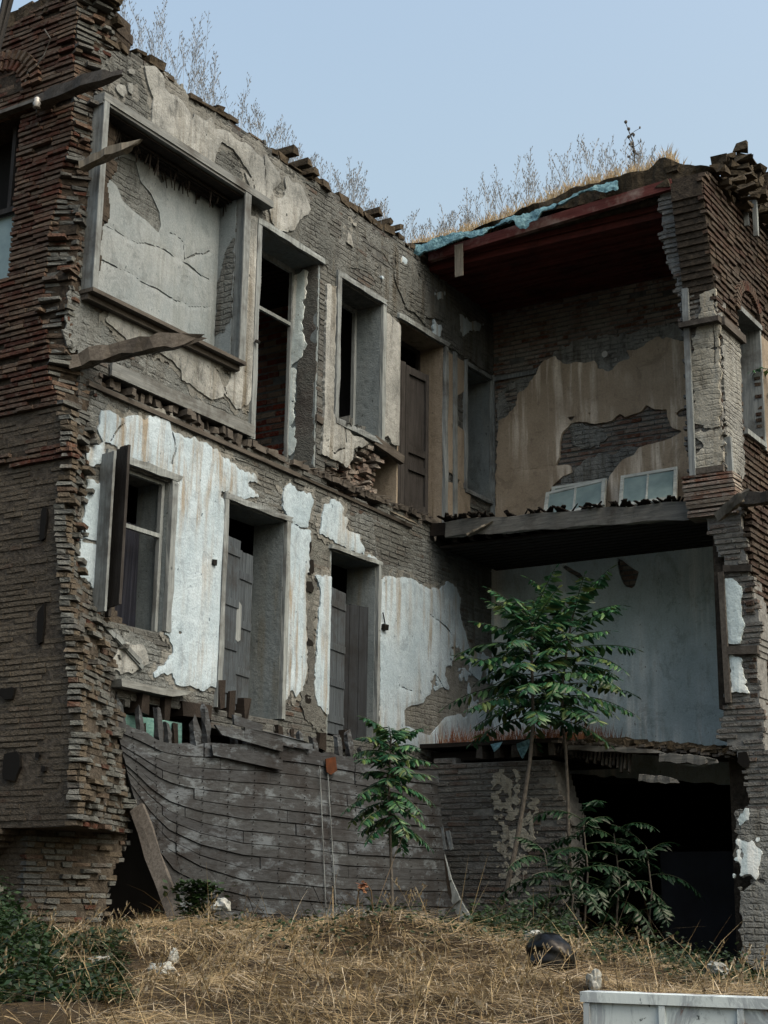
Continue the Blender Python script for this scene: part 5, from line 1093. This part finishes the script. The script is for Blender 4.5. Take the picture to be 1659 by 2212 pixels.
for k, (x, y0_, y1_, n_, d) in enumerate(((1262, 2000, 1760, 13, 18.9), (1330, 2010, 1800, 12, 19.2), (1180, 1990, 1840, 9, 18.6), (1400, 2020, 1830, 9, 19.3), (1230, 2000, 1880, 8, 18.5))):
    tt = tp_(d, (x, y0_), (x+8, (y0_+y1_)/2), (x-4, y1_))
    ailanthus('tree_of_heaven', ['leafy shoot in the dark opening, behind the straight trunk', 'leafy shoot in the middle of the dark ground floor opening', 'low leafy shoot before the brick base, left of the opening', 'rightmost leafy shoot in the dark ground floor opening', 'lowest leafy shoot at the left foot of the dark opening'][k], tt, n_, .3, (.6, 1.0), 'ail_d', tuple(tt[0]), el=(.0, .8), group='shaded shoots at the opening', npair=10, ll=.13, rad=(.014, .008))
tt = tp_(20.5, (1700, 880), (1690, 830), (1680, 800)); 
ailanthus('tree_of_heaven', 'leafy sprig growing from the right side wall at the frame edge', tt, 6, .3, (.4, .6), 'ail', tuple(tt[0]), el=(.2, .9), npair=7, ll=.13, rad=(.012, .008))
# dry weeds on the roofs (stuff) + the tall stalk
def stalk(mb, p, h, lean, n=6, panicle=True, r=.004, br=14, bl=.12):
    p = Vector(p); a = rnd.random()*6.28; pts = [p+Vector((math.cos(a), math.sin(a), 0))*lean*h*(k/n)**2+Vector((0, 0, h*k/n)) for k in range(n+1)]
    for q0, q1 in zip(pts[:-1], pts[1:]):
        sx = Vector((.85, .5, 0))*r; mb.add([q0-sx, q0+sx, q1+sx*.8, q1-sx*.8], [(0, 1, 2, 3)])
    if panicle:
        for k in range(br):
            t = .45+.55*k/br; f_ = t*n; i = min(int(f_), n-1); b = pts[i].lerp(pts[i+1], f_-i); az = rnd.random()*6.28; l = bl*(1.25-t)*1.8*rnd.uniform(.6, 1.3)
            e = b+Vector((math.cos(az)*.55, math.sin(az)*.55, .9))*l; sx = Vector((.85, .5, 0))*r*.55
            mb.add([b-sx, b+sx, e+sx, e-sx], [(0, 1, 2, 3)])
            for _ in range(3):
                c0 = b.lerp(e, rnd.uniform(.4, 1)); s_ = rnd.uniform(.006, .011); mb.add([c0+Vector((-s_, 0, -s_)), c0+Vector((s_, 0, -s_*.6)), c0+Vector((s_*.3, 0, s_*1.6))], [(0, 1, 2)])
mb = MB()
clus = [(11.4, .95, 6), (12.0, 1.15, 12), (12.5, 1.0, 16), (12.9, 1.2, 14), (13.5, .9, 14), (13.9, .8, 10), (14.5, .7, 10), (15.0, .75, 12), (15.9, .75, 9), (16.3, .9, 15), (16.7, .8, 13), (17.2, .65, 8), (17.7, .6, 10), (18.0, .6, 8)]
for y_, h, n_ in clus:
    for k in range(n_): stalk(mb, (-10.75-rnd.random()*.5, y_+rnd.gauss(0, .22), ZT-.03), h*rnd.uniform(.45, 1.05), rnd.uniform(.0, .3), r=.002)
tag(mb.build('roof_weeds', MT['rweed']), 'thin grey dry weeds growing along the top of the left side wall', 'weeds', None, 'stuff')
mb = MB()
for k in range(230):
    x = rnd.uniform(-10.9, -7.0); y_ = rnd.uniform(17.8, 19.6); hh = np.interp(x, [-10.9, -9.9, -9.0, -7.6, -7.0], [.6, .85, .95, .8, .3]); stalk(mb, (x, y_, float(zroof(x, y_))), hh*rnd.uniform(.4, 1.15), rnd.uniform(0, .3), br=12, r=.0026)
tag(mb.build('roof_weeds', MT['rweed']), 'tall thin dry weeds standing on the loggia roof', 'weeds', None, 'stuff')
mb = MB()
for k in range(5200):
    x = rnd.uniform(-10.9, -6.75); y_ = 17.78+rnd.random()**1.6*1.6; h = rnd.uniform(.07, .26); p = Vector((x, y_, float(np.interp(x, [p[0] for p in tp], [p[1] for p in tp]))-.02)); a = rnd.random()*6.28; e = p+Vector((math.cos(a)*h*.5, math.sin(a)*h*.3, h)); w_ = Vector((.004, .002, 0)); m = p.lerp(e, .55)+Vector((0, 0, h*.12))
    mb.add([p-w_, p+w_, m+w_, m-w_, e], [(0, 1, 2, 3), (3, 2, 4)])
tag(mb.build('roof_grass', MT['rgrass']), 'short tawny dry grass matting the loggia roof', 'grass', None, 'stuff')
b = on(1, 18.2, 1372, 385); t_ = on(1, 18.2, 1368, 262); T = thing('dry_thistle', 'tallest dark dry thistle stalk with seed heads on the loggia roof', 'dry plant', tuple(b)); mb = MB(); hd = MB()
for k in range(5):
    e = Vector(t_)+Vector((rnd.uniform(-.14, .12), 0, -.12*k)); m = Vector(b).lerp(Vector(t_), .35)+Vector((0, 0, .03*k)); mb.tube([Vector(b), m, m.lerp(e, .5)+Vector((.03, 0, 0)), e], [.012, .009, .007, .005], 5); hd.lathe(tuple(e), [(.006, -.01), (.022, .01), (.024, .03), (.01, .045)], 7)
for k in range(16): z_ = rnd.uniform(.15, .85); q = Vector(b).lerp(Vector(t_), z_); e = q+Vector((rnd.uniform(-.1, .1), 0, rnd.uniform(.02, .09))); mb.tube([q, e], [.005, .004], 4); hd.lathe(tuple(e), [(.004, -.01), (.014, .005), (.012, .02), (.005, .03)], 6)
mb.build('stem', MT['bark'], T); hd.build('seed_head', MT['bark'], T)
# reddish dry grass on the deck
mb = MB()
for k in range(1500):
    x = rnd.uniform(-10.5, -8.3); y_ = rnd.uniform(17.95, 19.5); h = rnd.uniform(.08, .34); p = Vector((x, y_, 3.72)); a = rnd.random()*6.28; e = p+Vector((math.cos(a)*h*.3, math.sin(a)*h*.3, h)); w_ = Vector((.004, .002, 0))
    mb.add([p-w_, p+w_, e], [(0, 1, 2)])
tag(mb.build('deck_grass', MT['rust_g']), 'reddish brown dry grass growing on the deck over the brick base', 'grass', None, 'stuff')
# ---- ground cover
def gp(x, y, lift=0):      # where the pixel ray meets the ground
    for d in np.arange(5.5, 22, .02):
        p = atd(d, x, y)
        if p[2] <= gz(p[0], p[1])+lift: return tuple(p)
    return tuple(atd(12, x, y))
def LD(L_, d): return (L_*r0[0]-d*math.sin(YAW), L_*r0[1]+d*math.cos(YAW))
V = []; Fc = []
def straw(V, Fc, p, az, el, L_, w_, curl):
    d = np.array([math.cos(az)*math.cos(el), math.sin(az)*math.cos(el), math.sin(el)]); s_ = np.array([-math.sin(az), math.cos(az), .25])*w_; q = np.array(p); o = len(V); V.append(q-s_); V.append(q+s_)
    for k in range(3):
        d[2] -= curl; d /= np.linalg.norm(d); q = q+d*L_/3; ww = s_*(1-.3*(k+1)); V.append(q-ww); V.append(q+ww); Fc.append((o+2*k, o+2*k+1, o+2*k+3, o+2*k+2))
def inh(x, y):   # keep out of the building
    return (x < -10.2 and y > 10.6) or (y > 18.3 and x < -6) or (x < -9.5 and y > 12.6)
N = 70000
u = np.random.RandomState(3)
dd = 5.6+u.rand(N)**.85*10.5; LL = (u.rand(N)*2-1)*(.29*dd)+.0; XYs = [LD(a, b) for a, b in zip(LL, dd)]
xs = np.array([p[0] for p in XYs]); ys = np.array([p[1] for p in XYs]); zs = gz(xs, ys)
den = fnoise(xs*1.1, ys*1.1, 55); dirn = fnoise(xs*1.2, ys*1.2, 91)*7
greenness = fnoise(xs*.7+3, ys*.7, 31)+np.clip(-LL/dd*3.4-.45, 0, 1)*1.3*np.clip((dd-7.5)/2, 0, 1)+np.clip(LL/dd*3.2-.25, 0, .5)*np.clip((dd-10)/3, 0, 1)
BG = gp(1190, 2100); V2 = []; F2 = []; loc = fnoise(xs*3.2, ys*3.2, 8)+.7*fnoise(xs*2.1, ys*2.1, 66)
for k in range(N):
    if inh(xs[k], ys[k]) or ((xs[k]-BG[0])**2+(ys[k]-BG[1])**2 < .07) or (abs(np.dot((xs[k]-BG[0], ys[k]-BG[1]), (math.cos(YAW), math.sin(YAW)))) < .25 and 0 < np.dot((BG[0]-xs[k], BG[1]-ys[k]), (-math.sin(YAW), math.cos(YAW))) < .5): continue
    sparse = greenness[k] > .38
    if sparse and u.rand() < .75: continue
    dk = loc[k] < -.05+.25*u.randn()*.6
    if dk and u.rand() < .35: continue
    lay = u.rand() < .86
    az = dirn[k]+u.randn()*(.8 if lay else 3); el = u.uniform(-.1, .35) if lay else u.uniform(.4, 1.3)
    L_ = u.uniform(.12, .5) if lay else u.uniform(.05, .16)
    if u.rand() < .012: L_ *= 1.6; el = u.uniform(.4, 1.1)
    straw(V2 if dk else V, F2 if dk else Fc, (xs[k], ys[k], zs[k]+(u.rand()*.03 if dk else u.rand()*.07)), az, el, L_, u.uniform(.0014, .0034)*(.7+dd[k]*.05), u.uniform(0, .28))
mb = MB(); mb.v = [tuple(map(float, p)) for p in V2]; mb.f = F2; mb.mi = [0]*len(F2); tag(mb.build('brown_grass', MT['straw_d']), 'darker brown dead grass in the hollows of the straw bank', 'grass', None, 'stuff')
mb = MB(); mb.v = [tuple(map(float, p)) for p in V]; mb.f = Fc; mb.mi = [0]*len(Fc); tag(mb.build('dry_grass', MT['straw']), 'matted pale dry straw covering the bank before the ruin', 'grass', None, 'stuff')
mb = MB()     # green weeds: small leaves on upright stems, heaped to the left
def weedleaf(mb, p, s_):
    a = rnd.random()*6.28; e = rnd.uniform(-.5, .7); d = Vector((math.cos(a)*math.cos(e), math.sin(a)*math.cos(e), math.sin(e))); n = Vector((rnd.uniform(-.6, .6), rnd.uniform(-.6, .6), 1)).normalized(); sd_ = d.cross(n).normalized()*s_*.32
    mb.add([p, p+d*s_*.5+sd_, p+d*s_, p+d*s_*.5-sd_], [(0, 1, 2, 3)])
for k in range(5200):
    if u.rand() < .62: dv = u.uniform(8.2, 12.6); lv = -dv*u.uniform(.16, .3)
    else: dv = u.uniform(11.5, 17.5); lv = dv*u.uniform(.06, .26)
    x, y_ = LD(lv, dv)
    if inh(x, y_): continue
    if lv < 0: h = .07+.62*max(0, min(1, (-lv/dv-.2)/.05))*max(0, min(1, (dv-8.5)/2)); 
    else: h = .3*(float(fnoise(x*1.5, y_*1.5, 4))+.6)
    h = h*rnd.uniform(.5, 1.1)
    z_ = float(gz(x, y_))
    for q in range(7): weedleaf(mb, Vector((x+rnd.gauss(0, .05), y_+rnd.gauss(0, .05), z_+h*rnd.random()**.6)), rnd.uniform(.025, .065))
for k in range(1200):   # tufts on the mound and foot of hull
    x, y_ = LD(rnd.gauss(-.1, .9), rnd.gauss(12.3, .6)); 
    if inh(x, y_): continue
    z_ = float(gz(x, y_)); weedleaf(mb, Vector((x, y_, z_+rnd.random()*.14)), .05)
for k in range(500):
    p = atd(13.8, rnd.gauss(425, 25), 1950+rnd.uniform(-45, 30)); weedleaf(mb, Vector(p), .07)
tag(mb.build('green_weeds', MT['green']), 'dark green leafy weeds thick at the left foot of the brickwork', 'weeds', None, 'stuff')
mb = MB()     # seed stalks standing above the straw
for k in range(150):
    dv = rnd.uniform(7, 12.5); lv = dv*rnd.uniform(-.27, .27); x, y_ = LD(lv, dv)
    if inh(x, y_): continue
    stalk(mb, (x, y_, float(gz(x, y_))), rnd.uniform(.16, .4), rnd.uniform(.3, .9), br=6, r=.0025, bl=.06)
tag(mb.build('seed_grass', MT['straw']), 'thin arching seed stalks rising above the straw bank', 'grass', None, 'stuff')
# ---- litter, bags, barrier
def lump(name, lab, cat, p, s_, mat, seed, n=4, amp=.35, group=None, flat=0):
    me = bpy.data.meshes.new(name); import bmesh
    bm = bmesh.new(); bmesh.ops.create_icosphere(bm, subdivisions=n, radius=1)
    for v in bm.verts:
        q = v.co; r_ = 1+amp*float(fnoise(q.x*1.6+seed, q.y*1.6+q.z*2.1, seed))+.18*amp*float(abs(vnoise(q.x*6+q.z*5, q.y*6-q.z*4, seed+2)))
        v.co = Vector((q.x*s_[0]*r_, q.y*s_[1]*r_, max(q.z, -.55)*s_[2]*r_))
    bm.to_mesh(me); bm.free(); me.materials.append(MT[mat]); o = bpy.data.objects.new(name, me); COL.objects.link(o)
    if not flat:
        for f_ in me.polygons: f_.use_smooth = True
    o.location = p; return tag(o, lab, cat, group)
p = gp(1190, 2100); BAG = p; lump('rubbish_bag', 'black plastic rubbish bag lying in the straw', 'rubbish bag', (p[0], p[1], p[2]+.09), (.17, .15, .15), 'bag', 5, 4, .2)
p = gp(1155, 2040); lump('plastic_bag', 'small white plastic bag behind the black rubbish bag', 'bag', (p[0], p[1], p[2]+.05), (.1, .07, .06), 'paper', 9)
lit = [((215, 2098), (.09, .05, .045), 'white crumpled litter farthest left in the straw'), ((350, 2112), (.09, .05, .04), 'white crumpled litter below the pale oval scrap'), ((376, 2086), (.03, .03, .06), 'small pale oval plastic scrap standing in the straw'), ((478, 1972), (.07, .05, .05), 'grey crumpled bag at the foot of the hull'), ((1552, 2110), (.09, .06, .05), 'grey crumpled bag in the weeds at the right'), ((1285, 2142), (.04, .03, .07), 'small clear bottle standing behind the white barrier')]
for k, (q, s_, lab) in enumerate(lit):
    p = gp(*q); lump('litter', lab, 'litter', (p[0], p[1], p[2]+.05), s_, 'paper', 20+k, 3, .8, 'scraps of litter on the bank', 1)
p = gp(775, 1960); mb = MB(); a = on(0, 0, 1, 1) if 0 else None
T = thing('bent_reed', 'bent dry stalk with a brown dead head above the mound', 'dry plant', p); mb = MB(); mb.tube([atd(11.6, *q) for q in ((770, 1960), (775, 1925), (790, 1905), (802, 1925), (806, 1970))], .005, 5); mb.build('stem', MT['straw'], T)
mb = MB(); 
for k in range(26): q = Vector(atd(11.6, 783+rnd.uniform(-6, 6), 1912+rnd.uniform(-6, 12))); weedleaf(mb, q, .045)
mb.build('dead_leaves', MT['rust_g'], T)
# white barrier
B0 = Vector(atd(5.3, 1262, 2150)); B1 = Vector(atd(5.15, 1659, 2163)); d = (B1-B0); d.z = 0; L0 = d.length; d.normalize(); n = Vector((d.y, -d.x, 0)); zb = B0.z
BT = thing('metal_barrier', 'white painted rusty metal barrier at the lower right corner', 'barrier', (B0.x, B0.y, .3))
def bb(nm, u0, u1, z0, z1, t0, t1, mat, slope=0):
    mb = MB(); p = []
    for zz in (z0, z1):
        for u_, t in ((u0, t0), (u1, t0), (u1, t1), (u0, t1)): q = B0+d*u_-n*t*0+n*t; p.append((q.x, q.y, zz))
    mb.hexa(p); return mb.build(nm, mat, BT)
s = NT('chipped white paint'); n1 = s.noise(6, (1, 1, .5), det=9, rough=.75, dist=.8); n2 = s.noise(2.6, det=4)
col = s.mix(s.bw(n1, .47, .52), [.42, .5, .54, 1], [.26, .31, .35, 1]); col = s.mix(s.math('MULTIPLY', s.bw(n1, .55, .6), s.bw(n2, .42, .5)), col, [.16, .07, .04, 1]); n3 = s.noise(20, det=6); col = s.mix(s.bw(n3, .62, .66), col, rgb('#39464e'))
MT['chip'] = s.fin(col, .55, n1, .4, .01)
bb('panel', 0, L0*1.8, zb-.6, zb-.02, 0, -.06, MT['chip']); bb('top_rail', -.01, L0*1.8, zb-.02, zb+.012, .015, -.1, MT['chip'])
for k in range(5): bb('rib', .0+k*L0*.42, .02+k*L0*.42, zb-.6, zb-.022, .012, 0, MT['chip'])
for k in range(3): bb('foot', .2+k*.5, .28+k*.5, 0, zb-.601, 0, -.06, MT['chip'])
